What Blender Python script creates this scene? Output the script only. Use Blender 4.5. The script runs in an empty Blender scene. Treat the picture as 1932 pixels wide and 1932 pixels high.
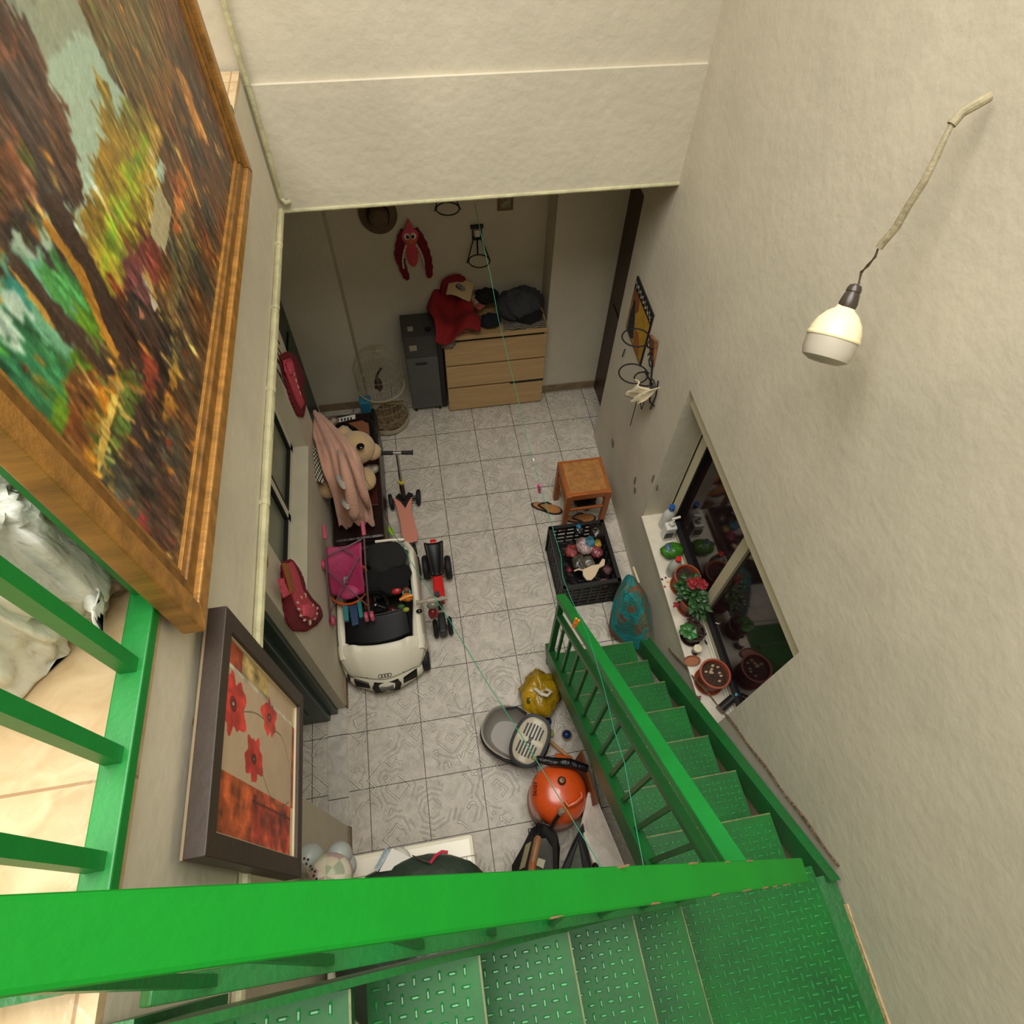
import bpy, math, random
import numpy as np
from mathutils import Vector, Matrix, Euler
C = bpy.context.scene.collection
PI = math.pi
rnd = random.Random(7)
# ---------------------------------------------------------------- camera
cam_data = bpy.data.cameras.new('camera')
cam = bpy.data.objects.new('camera', cam_data); C.objects.link(cam)
cam_data.sensor_width = 36; cam_data.sensor_fit = 'HORIZONTAL'
cam_data.lens = 36*1169.2/1932
cam_data.clip_start = 0.01
_r = Vector((0.98513,-0.16991,0.02565)); _u = Vector((0.12801,0.82523,0.55010)); _f = Vector((0.11464,0.53863,-0.83471))
_m = Matrix((( _r.x,_u.x,-_f.x,0.6140),(_r.y,_u.y,-_f.y,-3.4034),(_r.z,_u.z,-_f.z,3.9500),(0,0,0,1)))
cam.matrix_world = _m
bpy.context.scene.camera = cam
# ---------------------------------------------------------------- sky through the open roof, exposure
sc = bpy.context.scene
w = bpy.data.worlds.new('sky'); sc.world = w; w.use_nodes = True
w.node_tree.nodes['Background'].inputs[0].default_value = (1.0,0.985,0.93,1)
w.node_tree.nodes['Background'].inputs[1].default_value = 1.0
sc.view_settings.view_transform = 'Standard'; sc.view_settings.look = 'None'
sc.view_settings.gamma = 1.0; sc.view_settings.use_curve_mapping = False
sc.view_settings.exposure = 0.0
def area(name, loc, sx, sy, power, col, rot=(0,0,0)):
    l = bpy.data.lights.new(name,'AREA'); l.shape='RECTANGLE'; l.size=sx; l.size_y=sy; l.energy=power; l.color=col; l.spread=math.radians(125)
    o = bpy.data.objects.new(name,l); C.objects.link(o); o.location=loc; o.rotation_euler=rot; return o
area('roof_daylight', (0.35,-2.75,5.9), 3.0, 2.8, 128, (1.0,0.985,0.93))
# ---------------------------------------------------------------- materials
def lin(c):
    c = c/255.0
    return c/12.92 if c <= 0.04045 else ((c+0.055)/1.055)**2.4
def L3(c): return (lin(c[0]),lin(c[1]),lin(c[2]),1)
_mc = {}
def mat(name, col, rough=0.6, metal=0.0, bump=0.0, bs=40, var=0.0, vs=6, spec=0.5, alpha=1.0, trans=0.0, col2=None, coat=0.0, sheen=0.0, stretch=None):
    if name in _mc: return _mc[name]
    m = bpy.data.materials.new(name); m.use_nodes = True; _mc[name]=m
    nt = m.node_tree; b = nt.nodes['Principled BSDF']
    b.inputs['Base Color'].default_value = L3(col); b.inputs['Roughness'].default_value = rough
    b.inputs['Metallic'].default_value = metal; b.inputs['Specular IOR Level'].default_value = spec
    b.inputs['Alpha'].default_value = alpha; b.inputs['Transmission Weight'].default_value = trans
    b.inputs['Coat Weight'].default_value = coat; b.inputs['Sheen Weight'].default_value = sheen
    tc = nt.nodes.new('ShaderNodeTexCoord'); vec = tc.outputs['Object']
    if stretch:
        mp = nt.nodes.new('ShaderNodeMapping'); mp.inputs['Scale'].default_value = stretch
        nt.links.new(vec, mp.inputs[0]); vec = mp.outputs[0]
    if var or col2:
        n = nt.nodes.new('ShaderNodeTexNoise'); n.inputs['Scale'].default_value = vs; n.inputs['Detail'].default_value = 6
        n.inputs['Roughness'].default_value = 0.65
        nt.links.new(vec, n.inputs['Vector'])
        r = nt.nodes.new('ShaderNodeValToRGB'); r.color_ramp.elements[0].position = 0.35; r.color_ramp.elements[1].position = 0.68
        c2 = col2 if col2 else tuple(max(0,x*(1-var)) for x in col)
        r.color_ramp.elements[0].color = L3(c2); r.color_ramp.elements[1].color = L3(col)
        nt.links.new(n.outputs[0], r.inputs[0]); nt.links.new(r.outputs[0], b.inputs['Base Color'])
    if bump:
        n2 = nt.nodes.new('ShaderNodeTexNoise'); n2.inputs['Scale'].default_value = bs; n2.inputs['Detail'].default_value = 5
        nt.links.new(vec, n2.inputs['Vector'])
        bp = nt.nodes.new('ShaderNodeBump'); bp.inputs['Strength'].default_value = min(1,bump); bp.inputs['Distance'].default_value = 0.02*max(1,bump)
        nt.links.new(n2.outputs[0], bp.inputs['Height']); nt.links.new(bp.outputs[0], b.inputs['Normal'])
    return m
def vmat(name, rough=0.6, bump=0.0, bs=60, spec=0.4, coat=0):
    """material whose pattern comes from the mesh's own colour attribute (prints, paintings, woven patterns)"""
    m = mat(name,(128,128,128),rough,bump=bump,bs=bs,spec=spec,coat=coat)
    if 'att' not in m.node_tree.nodes:
        a = m.node_tree.nodes.new('ShaderNodeVertexColor'); a.name='att'; a.layer_name='Col'
        m.node_tree.links.new(a.outputs[0], m.node_tree.nodes['Principled BSDF'].inputs['Base Color'])
    return m
# ---------------------------------------------------------------- mesh building
def noise2(x, y, seed=0):
    x = np.asarray(x,float); y = np.asarray(y,float)
    xi = np.floor(x).astype(int); yi = np.floor(y).astype(int); xf = x-xi; yf = y-yi
    def h(a,b):
        n = (a*374761393 + b*668265263 + seed*1442695041) & 0x7fffffff
        n = ((n ^ (n>>13))*1274126177) & 0x7fffffff
        return ((n ^ (n>>16)) & 0xffff)/65535.0
    u = xf*xf*(3-2*xf); v = yf*yf*(3-2*yf)
    return (h(xi,yi)*(1-u)+h(xi+1,yi)*u)*(1-v)+(h(xi,yi+1)*(1-u)+h(xi+1,yi+1)*u)*v
def fbm(x,y,seed=0,o=4):
    s=0;a=.5
    for i in range(o): s=s+a*noise2(np.asarray(x)*2**i,np.asarray(y)*2**i,seed+i); a*=.5
    return s
def V3(p): return Vector(p)
class MB:
    def __init__(s): s.v=[]; s.f=[]; s.c=None
    def add(s, vs, fs):
        o=len(s.v); s.v += [tuple(p) for p in vs]; s.f += [tuple(i+o for i in f) for f in fs]; return s
    def box(s, c, d, rot=None):
        x,y,z=d[0]/2,d[1]/2,d[2]/2
        vs=[Vector(p) for p in ((-x,-y,-z),(x,-y,-z),(x,y,-z),(-x,y,-z),(-x,-y,z),(x,-y,z),(x,y,z),(-x,y,z))]
        if rot is not None:
            R = rot if isinstance(rot,Matrix) else Euler(rot).to_matrix()
            vs=[R@p for p in vs]
        return s.add([p+Vector(c) for p in vs],[(0,3,2,1),(4,5,6,7),(0,1,5,4),(1,2,6,5),(2,3,7,6),(3,0,4,7)])
    def bb(s, a, b): # corners
        return s.box([(a[i]+b[i])/2 for i in range(3)],[abs(b[i]-a[i]) for i in range(3)])
    def hexa(s, p8): return s.add(p8,[(0,3,2,1),(4,5,6,7),(0,1,5,4),(1,2,6,5),(2,3,7,6),(3,0,4,7)])
    def bar(s, a, b, w, h, up=(0,0,1)): # square bar from a to b
        a=Vector(a); b=Vector(b); d=(b-a).normalized(); up=Vector(up)
        r=d.cross(up)
        if r.length<1e-4: r=d.cross(Vector((0,1,0)))
        r.normalize(); u=r.cross(d)
        q=[]
        for p in (a,b):
            for (i,j) in ((-1,-1),(1,-1),(1,1),(-1,1)): q.append(p+r*(w/2*i)+u*(h/2*j))
        return s.add(q,[(0,1,2,3),(7,6,5,4),(0,4,5,1),(1,5,6,2),(2,6,7,3),(3,7,4,0)])
    def tube(s, pts, r, n=8, closed=False, caps=True):
        P=[Vector(p) for p in pts]; m=len(P)
        rr = r if isinstance(r,(list,tuple)) else [r]*m
        T=[]
        for i in range(m):
            a=P[(i-1)%m] if (closed or i>0) else P[i]; b=P[(i+1)%m] if (closed or i<m-1) else P[i]
            t=(b-a); T.append(t.normalized() if t.length>1e-9 else Vector((0,0,1)))
        up=Vector((0,0,1)) if abs(T[0].z)<.9 else Vector((1,0,0))
        N=(T[0].cross(up)).normalized(); vs=[]
        for i in range(m):
            N=(N-T[i]*N.dot(T[i]))
            N = N.normalized() if N.length>1e-6 else T[i].orthogonal().normalized()
            B=T[i].cross(N)
            for k in range(n):
                a=2*PI*k/n; vs.append(P[i]+(N*math.cos(a)+B*math.sin(a))*rr[i])
        fs=[]
        for i in range(m if closed else m-1):
            j=(i+1)%m
            for k in range(n): fs.append((i*n+k,i*n+(k+1)%n,j*n+(k+1)%n,j*n+k))
        if caps and not closed: fs.append(tuple(range(n))[::-1]); fs.append(tuple((m-1)*n+k for k in range(n)))
        return s.add(vs,fs)
    def ring(s, c, R, r, nrm=(0,0,1), n=28, k=6, ry=None):
        Q=Vector((0,0,1)).rotation_difference(Vector(nrm)).to_matrix()
        return s.tube([Vector(c)+Q@Vector((R*math.cos(2*PI*i/n),(ry or R)*math.sin(2*PI*i/n),0)) for i in range(n)],r,k,closed=True)
    def lathe(s, prof, c=(0,0,0), axis=(0,0,1), n=24, sy=1.0, cap0=True, cap1=True):
        Q=Vector((0,0,1)).rotation_difference(Vector(axis)).to_matrix(); vs=[]; fs=[]
        for (r,z) in prof:
            for k in range(n):
                a=2*PI*k/n; vs.append(Vector(c)+Q@Vector((r*math.cos(a),r*sy*math.sin(a),z)))
        m=len(prof)
        for i in range(m-1):
            for k in range(n): fs.append((i*n+k,i*n+(k+1)%n,(i+1)*n+(k+1)%n,(i+1)*n+k))
        if cap0 and prof[0][0]>1e-5: fs.append(tuple(range(n))[::-1])
        if cap1 and prof[-1][0]>1e-5: fs.append(tuple((m-1)*n+k for k in range(n)))
        return s.add(vs,fs)
    def ell(s, c, r, rot=None, n=20, m=12, amp=0, fr=3, seed=0, pw=1.0, flat=None):
        R=Euler(rot).to_matrix() if rot else Matrix.Identity(3); vs=[]; fs=[]
        for i in range(m+1):
            t=PI*i/m
            for k in range(n):
                a=2*PI*k/n
                d=Vector((math.sin(t)*math.cos(a),math.sin(t)*math.sin(a),math.cos(t)))
                if pw!=1: d=Vector([math.copysign(abs(q)**pw,q) for q in d])
                g=1
                if amp: g=1+amp*(float(fbm(fr*(d.x+d.z*.7)+9,fr*(d.y-d.z*.6)+9,seed))*2-1)
                p=R@Vector((d.x*r[0]*g,d.y*r[1]*g,d.z*r[2]*g))+Vector(c)
                if flat is not None and p.z<flat: p.z=flat
                vs.append(p)
        for i in range(m):
            for k in range(n): fs.append((i*n+k,(i+1)*n+k,(i+1)*n+(k+1)%n,i*n+(k+1)%n))
        return s.add(vs,fs)
    def prism(s, poly, t, o=(0,0,0), ax=((1,0,0),(0,1,0)), nrm=None):
        """poly of (a,b) in plane axes ax about o, thickness t along the normal"""
        A=Vector(ax[0]); B=Vector(ax[1]); N=Vector(nrm) if nrm else A.cross(B).normalized(); n=len(poly)
        vs=[Vector(o)+A*p[0]+B*p[1] for p in poly]; vs+= [p+N*t for p in vs]
        return s.add(vs,[tuple(range(n))[::-1],tuple(range(n,2*n))]+[(i,(i+1)%n,n+(i+1)%n,n+i) for i in range(n)])
    def grid(s, fn, nu, nv, wrap=False):
        vs=[fn(i/nu,j/nv) for j in range(nv+1) for i in range(nu+1)]
        return s.add(vs,[(j*(nu+1)+i,j*(nu+1)+i+1,(j+1)*(nu+1)+i+1,(j+1)*(nu+1)+i) for j in range(nv) for i in range(nu)])
    def build(s, name, m, parent=None, smooth=False, bevel=0, solid=0, sub=0, world=True, angle=0.6):
        me=bpy.data.meshes.new(name); off=Vector((0,0,0)); p=parent
        if world:
            while p is not None: off+=Vector(p.location); p=p.parent
        me.from_pydata([tuple(Vector(v)-off) for v in s.v],[],s.f); me.update()
        o=bpy.data.objects.new(name,me); C.objects.link(o)
        if m: me.materials.append(m)
        if parent is not None: o.parent=parent
        if s.c is not None:
            at=me.color_attributes.new('Col','FLOAT_COLOR','POINT')
            at.data.foreach_set('color',np.asarray(s.c,dtype=np.float32).ravel())
        import bmesh
        bm=bmesh.new(); bm.from_mesh(me); bmesh.ops.recalc_face_normals(bm,faces=bm.faces); bm.to_mesh(me); bm.free()
        if smooth:
            me.polygons.foreach_set('use_smooth',[True]*len(me.polygons))
            if angle<3: 
                try: me.set_sharp_from_angle(angle=angle)
                except Exception: pass
        if solid: q=o.modifiers.new('thick','SOLIDIFY'); q.thickness=solid; q.offset=0
        if bevel: q=o.modifiers.new('edge','BEVEL'); q.width=bevel; q.segments=2; q.limit_method='ANGLE'
        if sub: q=o.modifiers.new('sub','SUBSURF'); q.levels=sub; q.render_levels=sub
        return o
def thing(name, label, cat, loc=(0,0,0), group=None):
    o=bpy.data.objects.new(name,None); o.empty_display_size=.05; C.objects.link(o); o.location=loc
    o['label']=label; o['category']=cat
    if group: o['group']=group
    return o
def tag(o, label, cat, group=None, kind=None):
    o['label']=label; o['category']=cat
    if group: o['group']=group
    if kind: o['kind']=kind
    return o
def struct(o): o['kind']='structure'; return o
def dup(root, loc, label=None):
    r=root.copy(); C.objects.link(r); r.location=loc
    if label: r['label']=label
    for ch in list(root.children):
        c=ch.copy(); C.objects.link(c); c.parent=r
        for g in ch.children:
            d=g.copy(); C.objects.link(d); d.parent=c
    return r
def inpoly(u, v, poly):
    ins=np.zeros(u.shape,bool); n=len(poly); j=n-1
    for i in range(n):
        xi,yi=poly[i]; xj,yj=poly[j]
        c=((yi>v)!=(yj>v)) & (u < (xj-xi)*(v-yi)/((yj-yi) if abs(yj-yi)>1e-12 else 1e-12)+xi)
        ins^=c; j=i
    return ins
def painted(fn, u0,u1,v0,v1, nu, nv, pos, colfn):
    """flat panel: grid over (u,v) with pos(u,v)->point and colfn(U,V)->rgb 0..255 arrays"""
    U,Vv=np.meshgrid(np.linspace(u0,u1,nu+1),np.linspace(v0,v1,nv+1))
    b=MB(); b.v=[pos(a,c) for a,c in zip(U.ravel(),Vv.ravel())]
    b.f=[(j*(nu+1)+i,j*(nu+1)+i+1,(j+1)*(nu+1)+i+1,(j+1)*(nu+1)+i) for j in range(nv) for i in range(nu)]
    col=colfn(U,Vv).reshape(-1,3)/255.0
    col=np.where(col<=.04045,col/12.92,((col+.055)/1.055)**2.4)
    b.c=np.concatenate([col,np.ones((len(col),1))],1)
    return b
# common materials
WALL = mat('painted_plaster',(206,197,176),0.85,bump=0.18,bs=22,var=0.05,vs=2.2)
WALLR = mat('rough_plaster',(208,199,177),0.85,bump=0.11,bs=24,var=0.06,vs=3)
GREEN = mat('green_enamel',(12,130,48),0.42,bump=0.04,bs=90,var=0.10,vs=5)
GREEND = mat('worn_green_enamel',(16,104,44),0.40,bump=0.15,bs=60,col2=(34,92,44),vs=7)
GREENT = mat('green_tread_paint',(20,104,36),0.42,spec=0.22,bump=0.04,bs=50,col2=(24,80,36),vs=4)
DOORG = mat('dark_green_door_paint',(14,52,34),0.35,var=0.2)
BLACK = mat('black_plastic',(13,12,12),0.5)
RUBBER = mat('black_rubber',(20,20,20),0.7)
IRON = mat('black_wrought_iron',(14,13,12),0.5)
WHITEP = mat('white_plastic',(225,220,205),0.35)
CHROME = mat('brushed_metal',(170,165,155),0.3,metal=0.9)
# ================================================================ the setting
def tile_mat(name, size, ox, oy, col, col2, relief=True, gc=(62,54,46)):
    m=bpy.data.materials.new(name); m.use_nodes=True; nt=m.node_tree; N=nt.nodes.new; K=nt.links.new
    b=nt.nodes['Principled BSDF']; b.inputs['Roughness'].default_value=0.26
    tc=N('ShaderNodeTexCoord'); mp=N('ShaderNodeMapping'); K(tc.outputs['Object'],mp.inputs[0])
    mp.inputs['Location'].default_value=(-ox/size,-oy/size,0); mp.inputs['Scale'].default_value=(1/size,1/size,1)
    sp=N('ShaderNodeSeparateXYZ'); K(mp.outputs[0],sp.inputs[0])
    def mth(op,a,bv=None,c=None):
        n=N('ShaderNodeMath'); n.operation=op
        for i,x in enumerate((a,bv,c)):
            if x is None: continue
            if isinstance(x,(int,float)): n.inputs[i].default_value=x
            else: K(x,n.inputs[i])
        return n.outputs[0]
    d=[]
    for a in ('X','Y'):
        fr=mth('FRACT',sp.outputs[a]); q=mth('ABSOLUTE',mth('SUBTRACT',fr,0.5)); d.append(q)
    mx=mth('MAXIMUM',d[0],d[1]); grout=mth('GREATER_THAN',mx,0.4935)
    ns=N('ShaderNodeTexNoise'); ns.inputs['Scale'].default_value=5; ns.inputs['Detail'].default_value=8; ns.inputs['Distortion'].default_value=1.2; K(mp.outputs[0],ns.inputs['Vector'])
    r=N('ShaderNodeValToRGB'); r.color_ramp.elements[0].position=.35; r.color_ramp.elements[1].position=.65
    r.color_ramp.elements[0].color=L3(col2); r.color_ramp.elements[1].color=L3(col); K(ns.outputs[0],r.inputs[0])
    mix=N('ShaderNodeMix'); mix.data_type='RGBA'; K(grout,mix.inputs[0]); K(r.outputs[0],mix.inputs[6]); mix.inputs[7].default_value=L3(gc)
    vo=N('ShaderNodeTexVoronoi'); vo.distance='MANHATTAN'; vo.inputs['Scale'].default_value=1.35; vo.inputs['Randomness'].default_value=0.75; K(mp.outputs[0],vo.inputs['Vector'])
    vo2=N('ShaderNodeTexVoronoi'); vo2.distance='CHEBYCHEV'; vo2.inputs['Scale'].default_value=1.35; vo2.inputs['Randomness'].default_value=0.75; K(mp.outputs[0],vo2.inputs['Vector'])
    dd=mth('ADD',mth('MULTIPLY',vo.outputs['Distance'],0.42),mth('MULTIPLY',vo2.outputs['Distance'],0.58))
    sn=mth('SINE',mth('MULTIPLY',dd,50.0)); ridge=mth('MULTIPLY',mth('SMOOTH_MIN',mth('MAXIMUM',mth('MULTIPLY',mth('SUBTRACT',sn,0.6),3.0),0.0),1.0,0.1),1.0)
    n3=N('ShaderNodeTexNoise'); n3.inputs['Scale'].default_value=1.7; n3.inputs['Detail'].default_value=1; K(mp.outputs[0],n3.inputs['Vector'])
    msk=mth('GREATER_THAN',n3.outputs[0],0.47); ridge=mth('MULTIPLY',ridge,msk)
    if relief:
        m2=N('ShaderNodeMix'); m2.data_type='RGBA'; K(mth('MULTIPLY',ridge,0.24),m2.inputs[0]); K(mix.outputs[2],m2.inputs[6]); m2.inputs[7].default_value=L3((240,234,222))  # ridges mixed lighter: highlights of the relief painted into the tile colour
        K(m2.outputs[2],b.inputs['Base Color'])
    else: K(mix.outputs[2],b.inputs['Base Color'])
    n4=N('ShaderNodeTexNoise'); n4.inputs['Scale'].default_value=48; n4.inputs['Detail'].default_value=3; K(mp.outputs[0],n4.inputs['Vector'])
    grain=mth('MULTIPLY',n4.outputs[0],0.55)
    h=mth('SUBTRACT',mth('ADD',ridge,grain),mth('MULTIPLY',grout,1.5))
    bp=N('ShaderNodeBump'); bp.inputs['Strength'].default_value=0.9 if relief else .1; bp.inputs['Distance'].default_value=0.006; K(h,bp.inputs['Height']); K(bp.outputs[0],b.inputs['Normal'])
    return m
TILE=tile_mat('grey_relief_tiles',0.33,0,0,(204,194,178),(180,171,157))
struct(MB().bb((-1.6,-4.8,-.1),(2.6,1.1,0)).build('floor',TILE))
# --- right wall: slightly bowed profile, window opening
RY=[-4.8,-3.6,-2.76,-1.38,-.22]; RX={-4.8:1.75,-3.6:1.80,-2.76:1.89,-1.38:1.925,-.22:1.96,.5:1.98}
def rwx(y):
    ys=[-4.8,-3.6,-2.76,-1.38,-.22,.5]; return float(np.interp(y,ys,[1.75,1.80,1.89,1.925,1.96,1.98]))
T=0.34
def rcell(b,y0,y1,z0,z1):
    b.hexa([(rwx(y0),y0,z0),(rwx(y0)+T,y0,z0),(rwx(y1)+T,y1,z0),(rwx(y1),y1,z0),(rwx(y0),y0,z1),(rwx(y0)+T,y0,z1),(rwx(y1)+T,y1,z1),(rwx(y1),y1,z1)])
b=MB()
rcell(b,-4.8,-3.6,-.02,5.6); rcell(b,-3.6,-2.76,-.02,5.6); rcell(b,-1.38,-.22,-.02,5.6)
rcell(b,-2.76,-1.38,-.02,.55); rcell(b,-2.76,-1.38,1.72,5.6)
rcell(b,-.22,.5,2.35,5.6)
struct(b.build('wall_right',WALLR))
b=MB().bb((2.14,-.24,0),(2.34,.36,2.34)); b.bb((1.98,-.22,2.03),(2.14,.36,2.34)); struct(b.build('wall_right_recess',WALL))
# --- back wall with the niche behind the drawers
b=MB()
b.bb((-.6,.40,0),(.126,.9,2.34)); b.bb((1.62,.35,0),(2.4,.9,2.34)); b.bb((.126,.60,0),(1.62,.9,2.34))
struct(b.build('wall_back',WALL))
GB=mat('dusty_skirting_tile',(150,128,98),0.6,var=.25,vs=9)
b=MB().bb((-.27,.388,0),(.126,.40,.075)); b.bb((1.62,.338,0),(2.10,.35,.075)); struct(b.build('baseboard_back',GB))
# --- lower left wall with doorway and window
b=MB(); LX0,LX1=-.30,-.12
b.bb((LX0,-4.8,0),(LX1,-2.83,2.35)); b.bb((LX0,-2.83,2.1),(LX1,-2.15,2.35)); b.bb((LX0,-2.15,0),(LX1,-1.915,2.35))
b.bb((LX0,-1.915,0),(LX1,-.89,1.05)); b.bb((LX0,-1.915,2.0),(LX1,-.89,2.35)); b.bb((LX0,-.89,0),(LX1,-.56,2.35))
b.bb((-.5,-.56,2.1),(-.29,.40,2.35)); b.bb((-.5,-.60,0),(-.30,-.50,2.35))
struct(b.build('wall_left',WALL))
b=MB().bb((LX1,-4.8,0),(LX1+.012,-2.83,.07)); b.bb((LX1,-2.15,0),(LX1+.012,-.56,.07)); struct(b.build('baseboard_left',GB))
TH=tile_mat('threshold_tiles',0.36,-.29,-.15,(206,200,188),(182,176,166),False)
struct(MB().bb((-.235,-2.83,0),(-.12,-2.15,.012)).build('trim_1',TH))
struct(MB().bb((-1.62,-4.8,0),(-1.5,1.0,2.34)).build('wall_inner_room',WALL))
SILL=mat('cream_sill_tile',(196,188,166),.35,var=.06)
struct(MB().bb((-.30,-1.915,1.05),(-.105,-.89,1.062)).build('trim_2',SILL))
# beam, ceiling under the upper floor
b=MB(); b.bb((-1.6,-.63,2.35),(2.3,-.40,2.85)); struct(b.build('wall_beam',WALL))
struct(MB().bb((-1.6,-.612,2.85),(2.3,-.40,5.6)).build('wall_upper_back',WALL))
struct(MB().bb((-1.6,-.40,2.35),(2.4,1.0,2.5)).build('ceiling',WALL))
# upper floor slab and its walls
UT=tile_mat('beige_upper_tiles',0.40,.06,-3.12,(206,182,144),(186,158,118),False,(160,128,92))
struct(MB().bb((-1.6,-4.8,2.352),(.088,-.63,2.88)).build('wall_slab_edge',WALLR))
struct(MB().bb((-1.6,-4.8,2.88),(.088,-.63,2.90)).build('floor_upper',UT))
struct(MB().bb((-1.75,-4.8,2.35),(-1.6,-.4,5.6)).build('wall_upper_left',WALL))
struct(MB().bb((-1.75,-4.95,0),(2.3,-4.8,5.6)).build('wall_near',WALL))
# beam edge bead + little corner conduits
CREAM=mat('cream_painted_conduit',(196,190,150),.5,bump=.3,bs=30,var=.15,vs=12)
b=MB().tube([(.02,-.632,2.352),(1.96,-.632,2.352)],.009,8); b.tube([(1.962,-.66,2.84),(1.962,-.66,2.33),(1.962,-.70,2.31)],.008,8)
struct(b.build('trim_3',CREAM,smooth=True))
b=MB().tube([(.105,-.64,3.9),(.105,-.64,2.42),(.12,-.65,2.40),(.14,-.64,2.40)],.011,8); struct(b.build('trim_4',CREAM,smooth=True))
# conduits along the slab edge
c1=MB().tube([(.10,-.70,2.395),(.10,-2.0,2.40),(.102,-3.0,2.395),(.10,-4.2,2.40)],.013,8); 
for y in (-.95,-1.35,-1.78,-2.25,-2.7): c1.tube([(.10,y,2.397),(.10,y-.018,2.397)],.0165,8)
tag(c1.build('electric_conduit',CREAM,smooth=True),'upper cream conduit clipped along the slab edge','conduit')
c1=MB().tube([(.098,-.66,2.37),(.098,-4.2,2.37)],.0095,8)
tag(c1.build('electric_conduit',CREAM,smooth=True),'thinner lower cream conduit along the slab edge','conduit')
# --- doors
# green leaf of the near doorway, folded back against the far jamb
d=struct(MB().bb((-.93,-2.215,.012),(-.215,-2.175,2.08)).build('door_1',DOORG,bevel=.006))
b=MB()
for z0,z1 in ((.18,.95),(1.1,1.95)): b.bb((-.84,-2.225,z0),(-.31,-2.214,z1))
b.build('door_panel',DOORG,d,bevel=.004)
b=MB().tube([(-.87,-2.24,1.02),(-.80,-2.24,1.02)],.009,8); b.build('door_handle',CHROME,d,smooth=True)
b=MB().bb((-.235,-2.18,0.012),(-.17,-2.15,2.1)); b.bb((-.235,-2.83,2.06),(-.17,-2.15,2.1)); struct(b.build('trim_5',DOORG,bevel=.004))
d=struct(MB().bb((-.33,-.50,0),(-.285,.40,2.08)).build('door_2',DOORG,bevel=.006))
b=MB()
for z0,z1 in ((.18,.95),(1.1,1.95)): b.bb((-.286,-.36,z0),(-.275,.28,z1))
b.build('door_panel',DOORG,d,bevel=.004)
BR=mat('dark_brown_varnish',(58,26,14),.4,var=.3,stretch=(8,8,1))
d=struct(MB().bb((2.095,-.20,0),(2.14,.345,2.03)).build('door_3',BR,bevel=.005))
b=MB()
for z0,z1 in ((.18,.95),(1.1,1.9)): b.bb((2.088,-.12,z0),(2.096,.25,z1))
b.build('door_panel',BR,d)
# --- windows
ALU=mat('white_aluminium',(206,202,186),.4); GASK=mat('window_gasket',(14,13,12),.6)
GLZ=mat('frosted_glass_pane',(132,136,116),.3,spec=.6,var=.2,vs=3)
w1=struct(thing('window_1','x','x',(-.20,-1.40,1.062))); 
for k in ('label','category'): del w1[k]
fr=MB(); y0,y1,z0,z1=-1.915,-.89,1.062,2.0; xa,xb=-.235,-.195
for (a,c,e,f) in ((y0,y0+.05,z0,z1),(y1-.05,y1,z0,z1),(y0,y1,z0,z0+.05),(y0,y1,z1-.05,z1),(-1.43,-1.38,z0,z1)): fr.bb((xa,a,e),(xb,c,f))
fr.build('window_frame',ALU,w1,bevel=.003)
gk=MB()
for a,c in ((y0+.05,-1.43),(-1.38,y1-.05)):
    for q in ((a,a+.012,z0+.05,z1-.05),(c-.012,c,z0+.05,z1-.05),(a,c,z0+.05,z0+.062)): gk.bb((xa+.005,q[0],q[2]),(xb+.002,q[1],q[3]))
gk.build('gasket',GASK,w1)
for a,c in ((y0+.05,-1.43),(-1.38,y1-.05)): MB().bb((-.222,a,z0+.05),(-.214,c,z1-.05)).build('pane',GLZ,w1)
w2=struct(thing('window_2','x','x',(2.06,-2.07,.55)))
for k in ('label','category'): del w2[k]
SX=.165
fr=MB(); y0,y1,z0,z1=-2.76,-1.38,.563,1.72
def wx(y): return rwx(y)+SX
ALW=mat('cream_aluminium',(202,192,160),.45)
def wseg(b,a,c,e,f,d0=0,d1=.045): b.hexa([(wx(a)+d0,a,e),(wx(a)+d1,a,e),(wx(c)+d1,c,e),(wx(c)+d0,c,e),(wx(a)+d0,a,f),(wx(a)+d1,a,f),(wx(c)+d1,c,f),(wx(c)+d0,c,f)])
for q in ((y0,y1,z1-.055,z1),(y0,y0+.03,z0,z1),(y1-.10,y1,z0,z1),(y0,y1,z0,z0+.05),(-2.12,-2.055,z0,z1)): wseg(fr,*q)
fr.build('window_frame',ALW,w2,bevel=.002)
lt=MB(); lt.hexa([(rwx(y)+d,y,z) for z in (1.605,1.722) for (y,d) in ((-2.76,.035),(-2.76,.165),(-1.38,.165),(-1.38,.035))]); lt.build('shutter_box',ALW,w2)
gk=MB(); wseg(gk,-1.405,-1.395,z0,z1,-.004,.02); wseg(gk,y1-.112,y1-.10,z0+.05,z1-.05,-.003,.03); wseg(gk,y0+.05,y1-.1,z0+.05,z0+.06,-.003,.03); wseg(gk,y0,y1,z1-.066,z1-.055,-.002,.03)
gk.build('gasket',GASK,w2)
GL2=mat('dark_window_glass',(30,22,22),.06,spec=.55,col2=(44,26,28),vs=5)
p=MB(); wseg(p,y0+.03,-2.12,z0+.05,z1-.055,.02,.026); p.build('pane',GL2,w2)
p=MB(); wseg(p,-2.055,y1-.10,z0+.05,z1-.055,.03,.036); p.build('pane',GL2,w2)
rl=MB(); 
for dx in (-.03,-.012): wseg(rl,y0+.01,y1-.01,z0-.004,z0+.012,dx,dx+.006)
rl.build('sliding_rail',ALU,w2)
SW=mat('white_sill_paint',(214,204,184),.5,bump=.2,bs=30,var=.08,vs=8)
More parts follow.
